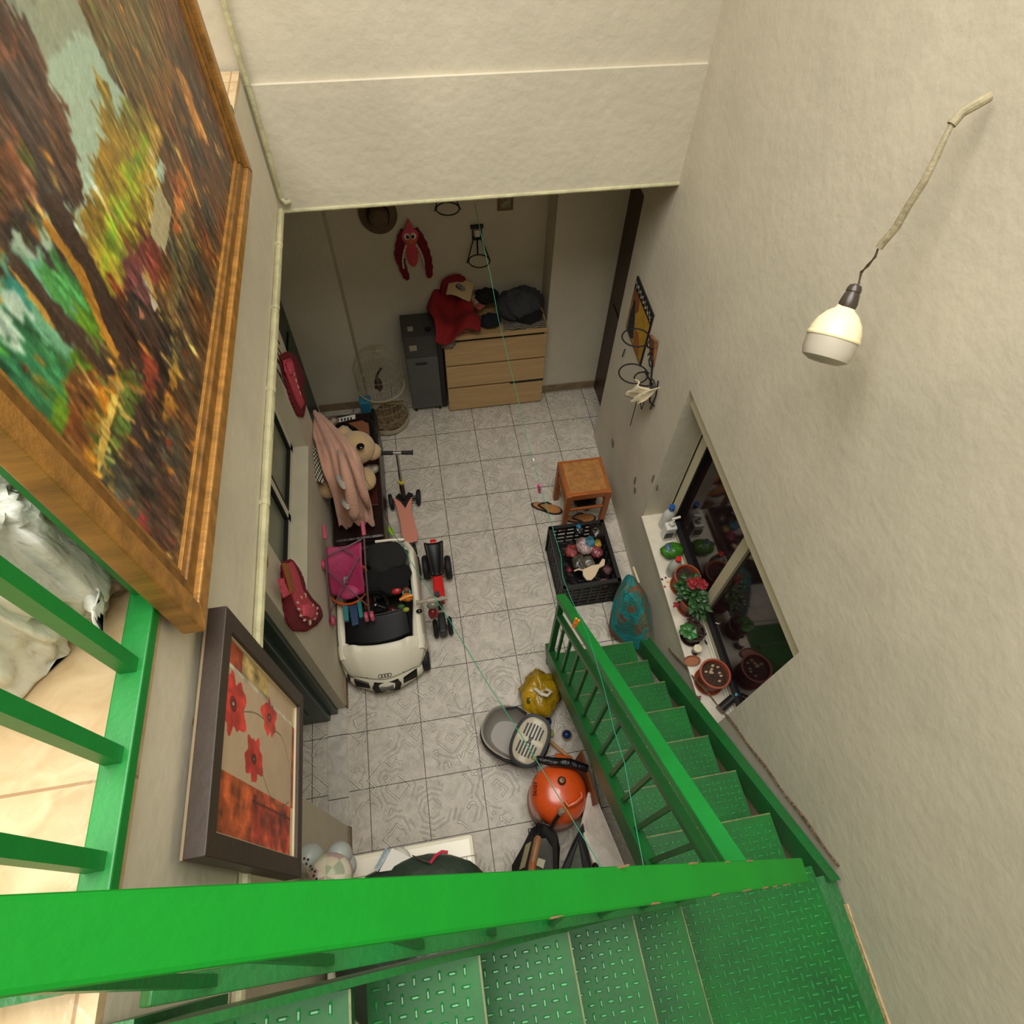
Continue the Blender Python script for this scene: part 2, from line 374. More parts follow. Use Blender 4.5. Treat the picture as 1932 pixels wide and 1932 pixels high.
b=MB(); b.hexa([(rwx(-2.78)-.012,-2.76,.548),(rwx(-2.76)+T,-2.76,.548),(rwx(-1.38)+T,-1.38,.548),(rwx(-1.38)-.012,-1.38,.548),(rwx(-2.78)-.012,-2.76,.563),(rwx(-2.76)+T,-2.76,.563),(rwx(-1.38)+T,-1.38,.563),(rwx(-1.38)-.012,-1.38,.563)])
struct(b.build('trim_6',SW))
# ================================================================ green steel staircase
def lozenges(b, x0,x1,y0,y1,z, p=.0245, seed=0):
    """raised chequer-plate bars on a tread"""
    ny=int((y1-y0-.02)/p); nx=int((x1-x0-.02)/p)
    for j in range(ny+1):
        for i in range(nx+1):
            cx=x0+.012+i*p; cy=y0+.012+j*p
            L,Wd=(.0105,.0032); 
            if (i+j)%2: ax,ay=L,Wd
            else: ax,ay=Wd,L
            if cx+ax>x1 or cy+ay>y1 or cx-ax<x0 or cy-ay<y0: continue
            h=.0030; s=.5
            b.add([(cx-ax,cy-ay*.5,z),(cx-ax*.6,cy-ay,z),(cx+ax*.6,cy-ay,z),(cx+ax,cy-ay*.5,z),(cx+ax,cy+ay*.5,z),(cx+ax*.6,cy+ay,z),(cx-ax*.6,cy+ay,z),(cx-ax,cy+ay*.5,z),
                   (cx-ax*s,cy-ay*s,z+h),(cx+ax*s,cy-ay*s,z+h),(cx+ax*s,cy+ay*s,z+h),(cx-ax*s,cy+ay*s,z+h)],
                  [(0,1,8),(1,2,9,8),(2,3,9),(3,4,10,9),(4,5,10),(5,6,11,10),(6,7,11),(7,0,8,11),(8,9,10,11)])
    return b
BARM=mat('bar_glint_paint',(40,136,66),0.27,spec=0.45,var=.2,vs=30)  # brighter green than the tread: glints of the bars put into the colour
EDGE=mat('worn_nosing_edge',(112,122,62),0.5,var=.3,vs=20)
def tread(b,z,name='tread'):
    o=b.build(name,GREENT,st); o.data.materials.append(BARM)
    for q in o.data.polygons:
        if q.area<6e-5 and q.center.z+st.location.z>z+.0001: q.material_index=1
    return o
st=thing('staircase','green steel L-shaped staircase with chequer-plate treads and landing against the right wall','staircase',(1.45,-2.9,0))
Y1,D1,Z1,R1=-2.07,.195,.17,.189
for i in range(7):
    yn=Y1-i*D1; z=Z1+i*R1
    b=MB().bb((1.215,yn-D1-.012,z-.006),(1.735,yn,z)); lozenges(b,1.215,1.735,yn-D1,yn-.004,z)
    b.bb((1.215,yn-.008,z-.03),(1.735,yn-.001,z-.004))
    t_=tread(b,z); MB().bb((1.215,yn-.004,z-.001),(1.735,yn+.0008,z+.0014)).build('nosing_edge',EDGE,t_)
    MB().bb((1.22,yn-.012,z-R1),(1.73,yn-.009,z-.006)).build('riser',GREEND,st)
b=MB().bb((1.183,-4.35,1.484),(1.735,-3.435,1.49)); lozenges(b,1.19,1.735,-4.2,-3.44,1.49); b.bb((1.215,-3.443,1.40),(1.735,-3.436,1.485)); tread(b,1.49,'landing')
b=MB().bb((1.735,-4.35,1.478),(1.80,-3.47,1.487)); b.build('wall_angle',GREEND,st)
# stringers: inner (open side) and the wall-side flat with its sawtooth gaps
sl=R1/D1
def zs(y): return Z1+(Y1-y)*sl
b=MB()
b.bar((1.195,-2.03,zs(-2.03)-.03),(1.195,-3.45,zs(-3.45)-.03),.045,.13)
b.build('inner_stringer',GREEND,st,bevel=.004)
b=MB()
b.hexa([(1.775,-2.0,zs(-2.0)-.14),(1.845,-2.0,zs(-2.0)-.14),(1.80,-3.49,zs(-3.45)-.14),(1.765,-3.49,zs(-3.45)-.14),(1.775,-2.0,zs(-2.0)+.03),(1.845,-2.0,zs(-2.0)+.03),(1.80,-3.49,zs(-3.45)+.02),(1.765,-3.49,zs(-3.45)+.02)])
b.build('wall_stringer',GREEND,st)
# second flight, climbing to the left
NX=[1.183,.986,.784,.579,.374]; NZ=[1.73,1.97,2.21,2.45,2.69]
for x,z in zip(NX,NZ):
    b=MB().bb((x-.22,-4.15,z-.006),(x,-3.455,z)); lozenges(b,x-.215,x-.003,-4.1,-3.46,z,p=.0245); b.bb((x-.004,-4.15,z-.032),(x,-3.455,z-.001)); t_=tread(b,z); MB().bb((x-.003,-4.15,z-.001),(x+.001,-3.455,z+.0014)).build('nosing_edge',EDGE,t_)
for y in (-3.447,-4.16): MB().bar((1.21,y,1.60),(.13,y,2.88),.012,.16).build('flight_stringer',GREEND,st)
MB().bb((.09,-4.15,2.55),(.135,-3.43,2.895)).build('top_riser',GREEND,st)
# rail of the lower flight
hr=thing('stair_railing','bright green handrail with slim balusters along the lower flight of stairs','railing',(1.195,-2.7,.3))
b=MB().bar((1.19,-2.045,.955),(1.195,-3.41,2.30),.05,.035); b.build('handrail',GREEN,hr,bevel=.004)
b=MB().bar((1.193,-2.06,.755),(1.205,-3.41,2.105),.032,.03); b.build('mid_rail',GREEND,hr,bevel=.003)
MB().bb((1.175,-2.075,.0),(1.21,-2.045,.94)).build('post',GREEND,hr,bevel=.003)
MB().bb((1.175,-3.42,1.40),(1.21,-3.385,2.28)).build('post',GREEND,hr,bevel=.003)
for i in range(11):
    y=-2.16-.1165*i; MB().bb((1.189,y-.008,zs(y)+.03),(1.205,y+.008,.755+(-2.06-y)*1.0)).build('baluster',GREEND,hr)
# rail of the upper flight, right in front of the lens
RA=Vector((1.375,-3.424,2.30)); RB=Vector((-.02,-3.322,3.935))
RA=Vector((1.329,-3.429,2.3)); RB=Vector((0.328,-3.367,3.5)); RB=RA+(RB-RA)*1.5
h2=thing('stair_railing','broad bright green handrail of the upper flight crossing the foreground','railing',(.8,-3.40,2.6))
b=MB().bar(RA,RB,.05,.038,up=(0,0,1)); b.build('handrail',mat('bright_green_enamel',(4,120,28),0.55,spec=0.22,bump=0.04,bs=80,var=0.08,vs=5),h2,bevel=.004)
LA=Vector((1.19,-3.447,1.84)); LB=Vector((.16,-3.405,2.93))
MB().bar(LA,LB,.030,.03).build('bottom_rail',GREEND,h2,bevel=.003)
for k in range(8):
    t=(k+.5)/8; p=LA+(LB-LA)*t; q=RA+(RB-RA)*((RA.x-p.x)/(RA.x-RB.x))
    MB().bar(p,q,.014,.014).build('baluster',GREEND,h2)
RUST=mat('rusty_paint_chips',(98,70,44),.8)
b=MB()
dv=(RB-RA); sid=dv.cross(Vector((0,0,1))).normalized(); up=sid.cross(dv).normalized()
for t,s in ((.12,1),(.16,1),(.2,1),(.27,1),(.36,1),(.5,1),(.3,-1),(.23,-1),(.4,-1),(.66,1),(.55,-1)):
    c=RA+dv*t/1.5+up*.0186*1.03+sid*s*-.0235
    MB().ell(c,(.008*(1+(t*7)%1),.0016,.0010),n=8,m=4,amp=.5,seed=int(t*90)).build('paint_chip',RUST,h2)
# upper floor railing
ur=thing('upper_railing','green balustrade guarding the upper floor edge behind the big painting','railing',(.085,-2.5,2.90))
MB().bb((.058,-3.36,2.918),(.103,-1.0,2.945)).build('bottom_rail',GREEN,ur,bevel=.003)
MB().bb((.06,-3.36,3.80),(.10,-1.0,3.84)).build('handrail',GREEN,ur,bevel=.003)
for k in range(15):
    y=-3.243+.143*k
    MB().bb((.066,y-.012,2.944),(.092,y+.012,3.80)).build('baluster',GREEN,ur)
MB().bar((.08,-3.375,2.955),(-.6,-3.375,2.955),.028,.02).build('return_rail',GREEND,ur)

b=MB(); pts=[]
for i in range(30):
    y=-2.2-1.25*i/29; pts.append((rwx(y)-.006,y,zs(y)+.02+.006*math.sin(i*5.1)))
struct(MB().tube(pts,[.004+.003*abs(math.sin(i*3.7)) for i in range(30)],6).build('trim_7',mat('crumbled_mortar_edge',(126,104,76),.95,bump=1,bs=60,var=.4,vs=40)))
b=MB(); b.hexa([(rwx(-4.5)-.020,-4.5,1.480),(rwx(-4.5),-4.5,1.480),(rwx(-3.56),-3.56,1.480),(rwx(-3.56)-.010,-3.56,1.480),(rwx(-4.5)-.012,-4.5,1.502),(rwx(-4.5),-4.5,1.502),(rwx(-3.56),-3.56,1.502),(rwx(-3.56)-.006,-3.56,1.502)])
struct(b.build('trim_8',mat('cream_mortar_bead',(196,168,122),.9,bump=.6,bs=40,var=.15,vs=20)))
# ================================================================ pictures on the balustrade
PXN=.14
YF,YN,PZ0,PZ1=-1.235,-2.862,2.835,3.86      # far / near end, bottom, top of the big frame
GOLD=mat('gold_picture_frame',(186,132,62),.42,metal=.25,var=.25,vs=4,stretch=(1,6,6),bump=.1,bs=30)
GOLD2=mat('dull_gold_moulding',(150,104,44),.45,metal=.25,var=.3,vs=4,stretch=(1,6,6))
pt=thing('landscape_painting','huge gold-framed autumn landscape painting hung on the upper balustrade','painting',(.12,-2.05,PZ0))
def frame_bar(name,m,y0,z0,y1,z1,w,x0,x1,bev=.006,inn=None):
    """mitred moulding given by outer and inner corner (y,z) pairs"""
    return MB().hexa([(x0,*y0),(x0,*z0),(x0,*z1),(x0,*y1),(x1,*y0),(x1,*z0),(x1,*z1),(x1,*y1)]).build(name,m,pt if inn is None else inn,bevel=bev)
def rect(y0,y1,z0,z1): return [(y0,z0),(y1,z0),(y1,z1),(y0,z1)]
def mitre(parent,name,o,i,x0,x1,m,bev=.004):
    for k in range(4):
        a,b=o[k],o[(k+1)%4]; c,d=i[(k+1)%4],i[k]
        MB().hexa([(x0,*a),(x0,*b),(x0,*c),(x0,*d),(x1,*a),(x1,*b),(x1,*c),(x1,*d)]).build(name,m,parent,bevel=bev)
R0=rect(YN,YF,PZ0,PZ1); R1=rect(YN+.042,YF-.042,PZ0+.042,PZ1-.042); R2=rect(YN+.075,YF-.075,PZ0+.075,PZ1-.075); R3=rect(YN+.088,YF-.088,PZ0+.088,PZ1-.088)
mitre(pt,'frame_moulding',R0,R1,.108,.150,GOLD); mitre(pt,'inner_moulding',R1,R2,.108,.138,GOLD2); mitre(pt,'liner',R2,R3,.108,.131,GOLD,.001)
POL=[ # (polygon in the canvas plane (y,z), colour, streak amount)
 ([(-2.132,3.785),(0.426,3.456),(-2.074,2.896),(-2.795,3.498)],(168,190,166),.03),
 ([(-2.287,3.620),(-1.984,3.528),(-2.013,3.492),(-2.250,3.527),(-2.315,3.564)],(150,158,134),.05),
 ([(-2.117,3.792),(-1.470,3.713),(-2.131,3.572),(-2.223,3.601),(-2.357,3.592),(-2.504,3.624)],(128,134,118),.08),
 ([(-2.749,3.502),(-2.590,3.455),(-2.517,3.398),(-2.513,3.314),(-2.545,3.246),(-2.592,3.222),(-2.788,3.309),(-2.794,3.483)],(110,168,130),.12),
 ([(-2.754,3.448),(-2.660,3.393),(-2.652,3.322),(-2.703,3.289),(-2.792,3.313),(-2.786,3.376),(-2.790,3.433)],(52,112,66),.35),
 ([(-2.655,3.455),(-2.612,3.435),(-2.606,3.402),(-2.654,3.401),(-2.682,3.428)],(58,138,118),.15),
 ([(-2.552,3.429),(-2.514,3.413),(-2.498,3.350),(-2.524,3.302),(-2.589,3.345),(-2.588,3.397)],(82,142,66),.3),
 ([(-2.744,3.470),(-2.732,3.429),(-2.770,3.423),(-2.792,3.450)],(96,176,60),.3),
 ([(-2.714,3.465),(-2.653,3.429),(-2.648,3.392),(-2.724,3.422),(-2.742,3.453)],(190,214,190),.1),
 ([(-1.497,3.703),(1.205,3.356),(-1.093,2.756),(-2.691,2.758),(-2.837,2.861),(-2.839,3.015),(-2.794,3.294),(-2.505,3.317),(-2.320,3.277),(-1.948,3.209),(-1.935,3.290),(-1.978,3.368),(-2.017,3.420),(-2.021,3.471),(-2.014,3.522)],(92,66,42),.5),
 ([(-1.858,3.565),(-1.409,3.450),(-1.653,3.265),(-1.847,3.238),(-1.936,3.360),(-2.014,3.427),(-2.010,3.475),(-2.014,3.522)],(118,88,44),.45),
 ([(-2.466,3.369),(-2.398,3.383),(-2.283,3.383),(-2.234,3.396),(-2.160,3.396),(-2.085,3.443),(-2.037,3.419),(-2.068,3.380),(-1.983,3.371),(-1.880,3.307),(-1.850,3.251),(-2.152,3.224),(-2.429,3.259),(-2.483,3.301),(-2.491,3.345)],(146,122,44),.4),
 ([(-2.123,3.332),(-1.966,3.305),(-1.846,3.271),(-2.040,3.258),(-2.275,3.268),(-2.458,3.281),(-2.480,3.310),(-2.345,3.332)],(168,158,44),.35),
 ([(-1.978,3.310),(-1.935,3.290),(-2.197,3.293),(-2.396,3.297),(-2.439,3.308),(-2.266,3.313)],(140,170,40),.3),
 ([(-1.921,3.294),(-1.853,3.269),(-2.038,3.247),(-2.158,3.249)],(196,156,74),.3),
 ([(-2.024,3.234),(-2.012,3.169),(-2.141,3.159),(-2.177,3.217)],(178,166,126),.12),
 ([(-2.184,3.232),(-2.153,3.160),(-2.312,3.171),(-2.404,3.256),(-2.295,3.249)],(128,62,52),.4),
 ([(-1.460,3.303),(-1.346,3.059),(-1.413,2.957),(-1.784,2.999),(-1.753,3.145),(-1.642,3.238)],(82,58,40),.5),
 ([(-1.581,3.270),(-1.527,3.237),(-1.542,3.093),(-1.626,3.127)],(168,118,60),.3),
 ([(-1.825,3.181),(-1.789,3.086),(-2.088,3.057),(-2.274,3.090),(-2.261,3.132),(-2.067,3.135)],(124,98,58),.45),
 ([(-1.878,3.173),(-1.837,3.138),(-2.045,3.121),(-2.068,3.148)],(196,112,50),.3),
 ([(-2.512,3.322),(-2.442,3.269),(-2.548,3.270),(-2.672,3.257),(-2.783,3.298),(-2.787,3.323),(-2.659,3.319)],(96,132,34),.3),
 ([(-2.479,3.297),(-2.397,3.251),(-2.262,3.080),(-2.373,3.037),(-2.641,3.032),(-2.710,3.094),(-2.644,3.204),(-2.594,3.246),(-2.513,3.240)],(70,46,34),.6),
 ([(-2.667,3.316),(-2.585,3.249),(-2.621,3.204),(-2.742,3.218),(-2.805,3.238),(-2.786,3.285),(-2.720,3.296)],(118,72,34),.45),
 ([(-2.612,3.264),(-2.581,3.234),(-2.561,3.197),(-2.712,3.194),(-2.780,3.197),(-2.790,3.230),(-2.694,3.235)],(186,120,36),.45),
 ([(-2.607,3.213),(-2.597,3.198),(-2.712,3.194),(-2.760,3.203),(-2.738,3.213)],(216,180,86),.4),
 ([(-2.547,3.202),(-2.506,3.137),(-2.652,3.149),(-2.759,3.189),(-2.650,3.185)],(92,104,40),.4),
 ([(-2.439,3.158),(-2.425,3.100),(-2.525,3.089),(-2.525,3.123)],(150,64,42),.35),
 ([(-2.312,3.067),(-2.298,3.041),(-2.484,3.031),(-2.557,3.052),(-2.458,3.063)],(186,130,50),.4),
 ([(-2.746,3.091),(-2.705,3.056),(-2.791,3.021),(-2.809,3.070)],(150,52,40),.45),
 ([(-2.764,3.195),(-2.740,3.164),(-2.784,3.140),(-2.806,3.173)],(170,104,36),.45),
 ([(-2.622,3.038),(-2.598,2.975),(-2.767,2.940),(-2.795,3.028)],(96,60,42),.5),
 ([(-2.354,3.672),(-2.239,3.640),(-2.281,3.601),(-2.232,3.579),(-2.237,3.545),(-2.256,3.522),(-2.242,3.473),(-2.284,3.457),(-2.304,3.423),(-2.355,3.392),(-2.421,3.392),(-2.453,3.416),(-2.441,3.440),(-2.511,3.439),(-2.559,3.435),(-2.568,3.463),(-2.620,3.464),(-2.674,3.457),(-2.772,3.493)],(78,58,46),.5),
 ([(-2.502,3.543),(-2.426,3.520),(-2.462,3.482),(-2.554,3.469),(-2.609,3.489),(-2.575,3.523)],(126,74,44),.45),
 ([(-2.320,3.596),(-2.282,3.577),(-2.327,3.569),(-2.373,3.580)],(160,86,56),.3),
 ([(-2.681,3.515),(-2.606,3.480),(-2.617,3.465),(-2.675,3.462),(-2.708,3.467),(-2.741,3.489)],(150,104,38),.4),
 ([(-2.460,3.459),(-2.419,3.428),(-2.451,3.233),(-2.520,3.188),(-2.531,3.228),(-2.484,3.340),(-2.482,3.425)],(66,48,38),.3),
 ([(-2.506,3.444),(-2.488,3.435),(-2.475,3.343),(-2.513,3.262),(-2.523,3.217),(-2.538,3.226),(-2.530,3.276),(-2.503,3.362)],(190,132,46),.3),
 ([(-2.617,3.465),(-2.596,3.436),(-2.589,3.345),(-2.576,3.241),(-2.577,3.224),(-2.598,3.246),(-2.619,3.360),(-2.625,3.441)],(70,54,42),.3),
 ([(-2.632,3.457),(-2.625,3.441),(-2.621,3.359),(-2.630,3.369)],(186,140,60),.2),
 ([(-2.311,3.176),(-2.299,3.142),(-2.334,3.151)],(206,196,172),.2),([(-2.377,3.203),(-2.381,3.176),(-2.396,3.188)],(190,120,90),.2)]
def landscape(U,Vv):
    du=(fbm(U*16,Vv*16,3)-.5)*.030+(fbm(U*90,Vv*60,5)-.5)*.022; dv=(fbm(U*16+50,Vv*16,4)-.5)*.035+(fbm(U*90+9,Vv*60,6)-.5)*.03
    u=U+du; v=Vv+dv
    col=np.zeros(U.shape+(3,)); col[:]=(150,170,150); amp=np.zeros(U.shape)
    st=fbm(U*75,Vv*13,11,4)-.47; st2=fbm(U*160+7,Vv*30,12,3)-.45; hue=fbm(U*9,Vv*7,21,3)-.47
    for poly,c,a in POL:
        m=inpoly(u,v,poly)
        k=1+a*(st*2.4+st2*1.5)
        cc=np.stack([c[0]*(1+a*hue*1.6)+0*k,c[1]+0*k,c[2]*(1-a*hue*1.8)+0*k],-1)
        col[m]=cc[m]; amp[m]=a
    nv,nu=U.shape; R=np.random.RandomState(5)          # brush dabs that carry neighbouring colours across the edges
    for q in range(3400):
        j=R.randint(0,nv); i=R.randint(0,nu); j2=min(nv-1,max(0,j+R.randint(-6,7))); i2=min(nu-1,max(0,i+R.randint(-6,7)))
        if amp[j,i]<.1: continue
        L_=R.randint(4,13); W_=R.randint(1,4); sl=R.uniform(-.5,.2); c=col[j2,i2]*R.uniform(.75,1.3); 
        if R.rand()<.10 and amp[j,i]>.3: c=np.array([[190,124,48],[150,66,38],[196,160,84],[110,112,50]][R.randint(0,4)])*R.uniform(.7,1.05)
        for t in range(-L_,L_+1):
            y_=j+t; x_=int(i+sl*t); w=max(1,int(W_*(1-abs(t)/(L_+1))+.5))
            if 0<=y_<nv: col[y_,max(0,x_-w):max(0,min(nu,x_+w))]=c
    for q in range(2):
        pd=np.pad(col,((1,1),(1,1),(0,0)),'edge'); col=(pd[:-2,1:-1]+pd[2:,1:-1]+pd[1:-1,:-2]+pd[1:-1,2:]+2*col)/6
    for n_ in (36,37,38,39,40,41,25,15):
        poly,c,a=POL[n_]; m=inpoly(U+(u-U)*.3,Vv+(v-Vv)*.3,poly); col[m]=c; amp[m]=a*.8
    pd=np.pad(col,((1,1),(1,1),(0,0)),'edge'); col=(pd[:-2,1:-1]+pd[2:,1:-1]+pd[1:-1,:-2]+pd[1:-1,2:]+3*col)/7
    col*=(1+amp*(st*2.2+st2*1.6))[...,None]
    return np.clip(col,8,245)
b=painted(None,YN+.085,YF-.085,PZ0+.085,PZ1-.085,560,350,lambda a,c:(.124,a,c),landscape)
b.build('canvas',vmat('oil_paint',.42,bump=.12,bs=45),pt)
# --- poppy picture
PX=.145
pp=thing('poppy_picture','dark-framed picture of three red poppies hanging below the balustrade','picture',(.125,-3.0,2.10))
DF=mat('dark_brown_picture_frame',(62,48,38),.5,bump=.06,bs=60,var=.15); LF=mat('pale_inner_slip',(196,176,138),.6)
O=rect(-3.232,-2.765,2.115,2.745); I=rect(-3.190,-2.807,2.157,2.703)
mitre(pp,'frame_moulding',O,I,.112,.150,DF,.002)
b=MB().bb((.108,-3.232,2.115),(.113,-2.765,2.745)); b.build('backing',mat('brown_backing_board',(138,120,94),.7),pp)
sl0=rect(-3.190,-2.807,2.157,2.703); sl1=rect(-3.186,-2.811,2.161,2.699); mitre(pp,'slip',sl0,sl1,.112,.142,LF,0)
PO2=[([(-3.054,3.029),(-3.030,2.097),(-2.202,2.150),(-2.804,3.112)],(196,170,140),.05)]
def poppyprint(U,Vv):
    s=(U+3.19)/.383; t=(Vv-2.157)/.546  # s 0 near .. 1 far ; t 0 bottom .. 1 top
    col=np.zeros(U.shape+(3,)); col[:]=(200,172,142)
    n=fbm(U*30,Vv*30,2); n2=fbm(U*60,Vv*12,9)
    col*= (1+.08*(n-.5))[...,None]
    def put(m,c,a=.3):
        k=(1+a*(n-.47)*2+a*(n2-.47))[...,None]; col[m]=(np.array(c)*k)[m]
    put((s>.86)&(t>.45),(176,150,96),.5); put((s>.84)&(t>.80),(152,66,38),.7); put((s>.84)&(s<.86),(200,190,170))
    put(s<.30,(176,74,42),.75); put((s<.30)&(t>.62),(186,88,44),.6); 
    for a,c in ((.08,.2),(.26,.38),(.44,.56)): put((s<.22)&(s>.03)&(t>a)&(t<c),(172,58,40),.6)
    put((s<.235)&(s>.22)&(t<.6),(110,44,28),.4)
    put((t<.05)&(s>.30)&(s<.84),(150,52,36),.6); put((t<.05)&((s<=.30)|(s>=.84)),(206,190,160),.1)
    ang=lambda cs,ct:(np.arctan2((t-ct)*1.43,(s-cs)))
    for cs,ct,r in ((.66,.87,.15),(.76,.42,.105),(.45,.60,.115)):
        a=ang(cs,ct); d=np.hypot(s-cs,(t-ct)*1.02); rr=r*(1+.13*np.sin(5*a+cs*9)+.10*np.sin(9*a)+.25*(n-.5))
        put(d<rr,(204,58,46),.35); put(d<r*.28,(120,26,22),.5); put((d<r*.16),(70,40,30),.3); put(d<r*.06,(196,170,130))
    for (s0,t0,s1,t1,k) in ((.70,.34,.50,.05,.09),(.66,.76,.68,.34,.05),(.44,.52,.33,.08,-.11)):
        q=np.clip((t0-t)/(t0-t1),0,1); sc=s0+(s1-s0)*q+k*np.sin(q*PI); put((np.abs(s-sc)<.004)&(t<t0)&(t>t1),(110,96,60))
    return np.clip(col,5,250)
painted(None,-3.187,-2.81,2.160,2.70,230,330,lambda a,c:(.137,a,c),poppyprint).build('print',vmat('printed_paper',.4),pp)
# --- bull-fight style poster on the right wall (flat board)
C0,C1,C2,C3=[Vector(q) for q in ((1.956,-0.417,1.681),(1.946,-0.753,1.69),(1.946,-0.732,1.283),(1.957,-0.401,1.326))]  # top far, top near, bottom near, bottom far
def ppos(a,c,dx=-.012):
    y=-.40-.355*a; z=1.30+.375*c; return (rwx(y)+dx,y,z)
pk=thing('wall_poster','yellow and black poster board high on the right wall','poster',(1.94,-.58,1.30))
def poster(U,Vv):
    col=np.zeros(U.shape+(3,)); n=fbm(U*14,Vv*14,3); col[:]=(176,134,40); col*=(1+.3*(n-.5))[...,None]
    col[Vv>.80]=(18,16,16)
    wv=.5+.28*np.sin(U*46)+.2*np.sin(U*97+1); let=(Vv>.84)&(Vv<.955)&(np.abs((Vv-.84)/.115-wv)<.17)&(np.abs(np.sin(U*23))>.2); col[let]=(196,192,176)
    col[inpoly(U,Vv,[(.02,.80),(.34,.80),(.42,.62),(.30,.50),(.05,.55)])]=(124,74,34)
    col[inpoly(U,Vv,[(.10,.62),(.18,.66),(.34,.40),(.46,.10),(.30,.0),(.08,.0),(.06,.35)])]=(26,34,48)
    col[inpoly(U,Vv,[(.44,.30),(.62,.36),(.80,.20),(.86,.03),(.50,.03)])]=(150,84,40)
    e=(U<.025)|(U>.975)|(Vv<.02)|(Vv>.98); col[e]=(20,16,14)
    return np.clip(col,5,245)
b=painted(None,0,1,0,1,110,110,lambda a,c:ppos(a,c),poster); b.build('printed_face',vmat('poster_print',.5),pk)
b=MB(); P_=[ppos(0,0,-.011),ppos(1,0,-.011),ppos(1,1,-.011),ppos(0,1,-.011),ppos(0,0,-.001),ppos(1,0,-.001),ppos(1,1,-.001),ppos(0,1,-.001)]; b.hexa(P_); b.build('board',BLACK,pk)
# ================================================================ along the back wall
BIRCH=mat('birch_veneer',(196,160,110),.45,var=.10,vs=3,stretch=(1,1,14))
DKE=mat('dark_gap',(30,24,18),.8)
dr=thing('chest_of_drawers','low three-drawer birch chest of drawers against the back wall','chest of drawers',(1.2,.4,0))
b=MB().bb((.805,.25,.03),(.825,.585,.78)); b.bb((1.58,.25,.03),(1.60,.585,.78)); b.bb((.805,.57,.03),(1.60,.588,.78)); b.bb((.825,.26,.0),(1.58,.57,.05)); b.build('carcass',BIRCH,dr)
MB().bb((.800,.232,.765),(1.605,.59,.80)).build('top',BIRCH,dr,bevel=.002)
MB().bb((.825,.255,.05),(1.58,.262,.765)).build('shadow_gap',DKE,dr)
for z0,z1,dy in ((.02,.262,0),(.285,.502,0),(.522,.735,0)):
    MB().bb((.807,.228,z0),(1.598,.252,z1)).build('drawer',BIRCH,dr,bevel=.003)
MB().bb((1.32,.2275,.262),(1.598,.250,.285)).build('gap_shade_strip',BLACK,dr)  # solid black strip painted in as the shade between two drawers
hb=thing('gas_heater','tall grey portable gas heater cabinet beside the chest of drawers','heater',(.64,.37,0))
HG=mat('grey_heater_steel',(92,94,90),.45,metal=.3,var=.08); HD=mat('dark_grey_heater',(60,58,54),.5)
MB().bb((.505,.262,.05),(.752,.52,.60)).build('cabinet',HG,hb,bevel=.006)
MB().bb((.505,.266,.60),(.752,.52,.80)).build('upper_panel',HD,hb,bevel=.006)
MB().bb((.500,.257,.80),(.757,.525,.812)).build('top',HD,hb,bevel=.004)
MB().bb((.752,.27,.04),(.795,.53,.795)).build('side_gap_panel',BLACK,hb,bevel=.004)
b=MB(); b.lathe([(.021,0),(.021,.004)],(.60,.262,.545),(1,0,0)); 
MB().bb((.575,.256,.535),(.665,.264,.555)).build('grip_slot',BLACK,hb,bevel=.004)
MB().lathe([(.026,0),(.026,.006)],(.70,.33,.812),(0,0,1)).build('control_knob',BLACK,hb)
MB().bb((.545,.2625,.68),(.60,.2665,.73)).build('sticker',mat('pale_sticker',(150,142,124),.6),hb)
MB().bb((.55,.33,.812),(.59,.38,.8135)).build('sticker',mat('pale_sticker',(150,142,124),.6),hb)
for x in (.53,.73):
    for y in (.29,.5): MB().lathe([(.022,0),(.022,.02)],(x-.01,y,.024),(1,0,0),n=14).build('castor',BLACK,hb)
# bird cage: domed wire cylinder on a pan
cg=thing('bird_cage','round domed wire bird cage on the floor by the grey heater','bird cage',(.30,.20,0))
CW=mat('cream_cage_wire',(150,138,108),.5); 
cx,cy,cr=.285,.205,.18
MB().lathe([(.13,0),(cr,.03),(cr+.004,.07),(cr-.006,.07),(cr-.012,.032),(.12,.01)],(cx,cy,0),n=32,cap1=False).build('base_pan',mat('pale_pan_plastic',(176,166,138),.4),cg,smooth=True)
MB().ell((cx,cy,.05),(.15,.15,.03),n=24,m=10,amp=.3,fr=6).build('seed_litter',mat('straw_litter',(150,124,86),.9,var=.5,vs=30,bump=.6,bs=60),cg)
b=MB(); nW=36
for k in range(nW):
    a=2*PI*k/nW; pts=[(cx+cr*math.cos(a),cy+cr*math.sin(a),.06),(cx+cr*math.cos(a),cy+cr*math.sin(a),.60)]
    for q in range(1,7):
        t=q/6*PI/2; pts.append((cx+cr*math.cos(t)*math.cos(a),cy+cr*math.cos(t)*math.sin(a),.60+.17*math.sin(t)))
    b.tube(pts,.0011,4,caps=False)
for z in (.07,.16,.25,.34,.43,.52,.60): b.ring((cx,cy,z),cr,.0016,n=32,k=5)
b.build('wire_bars',CW,cg)
MB().ring((cx,cy,.42),cr+.003,.004,n=36).build('hoop',mat('pale_pan_plastic',(176,166,138),.4),cg,smooth=True)
MB().ring((cx,cy,.79),.016,.003,nrm=(0,1,0),n=14).build('hanging_ring',CW,cg)
MB().tube([(cx-.15,cy,.22),(cx+.15,cy,.22)],.006,8).build('perch',mat('perch_wood',(104,70,40),.7),cg)
b=MB().tube([(cx-.04,cy-.03,.42),(cx-.01,cy-.02,.55),(cx+.03,cy-.03,.62)],.01,7); b.ell((cx-.01,cy-.04,.47),(.03,.02,.07),amp=.3); b.build('swing_toy',mat('dark_toy_wood',(60,42,30),.8),cg)
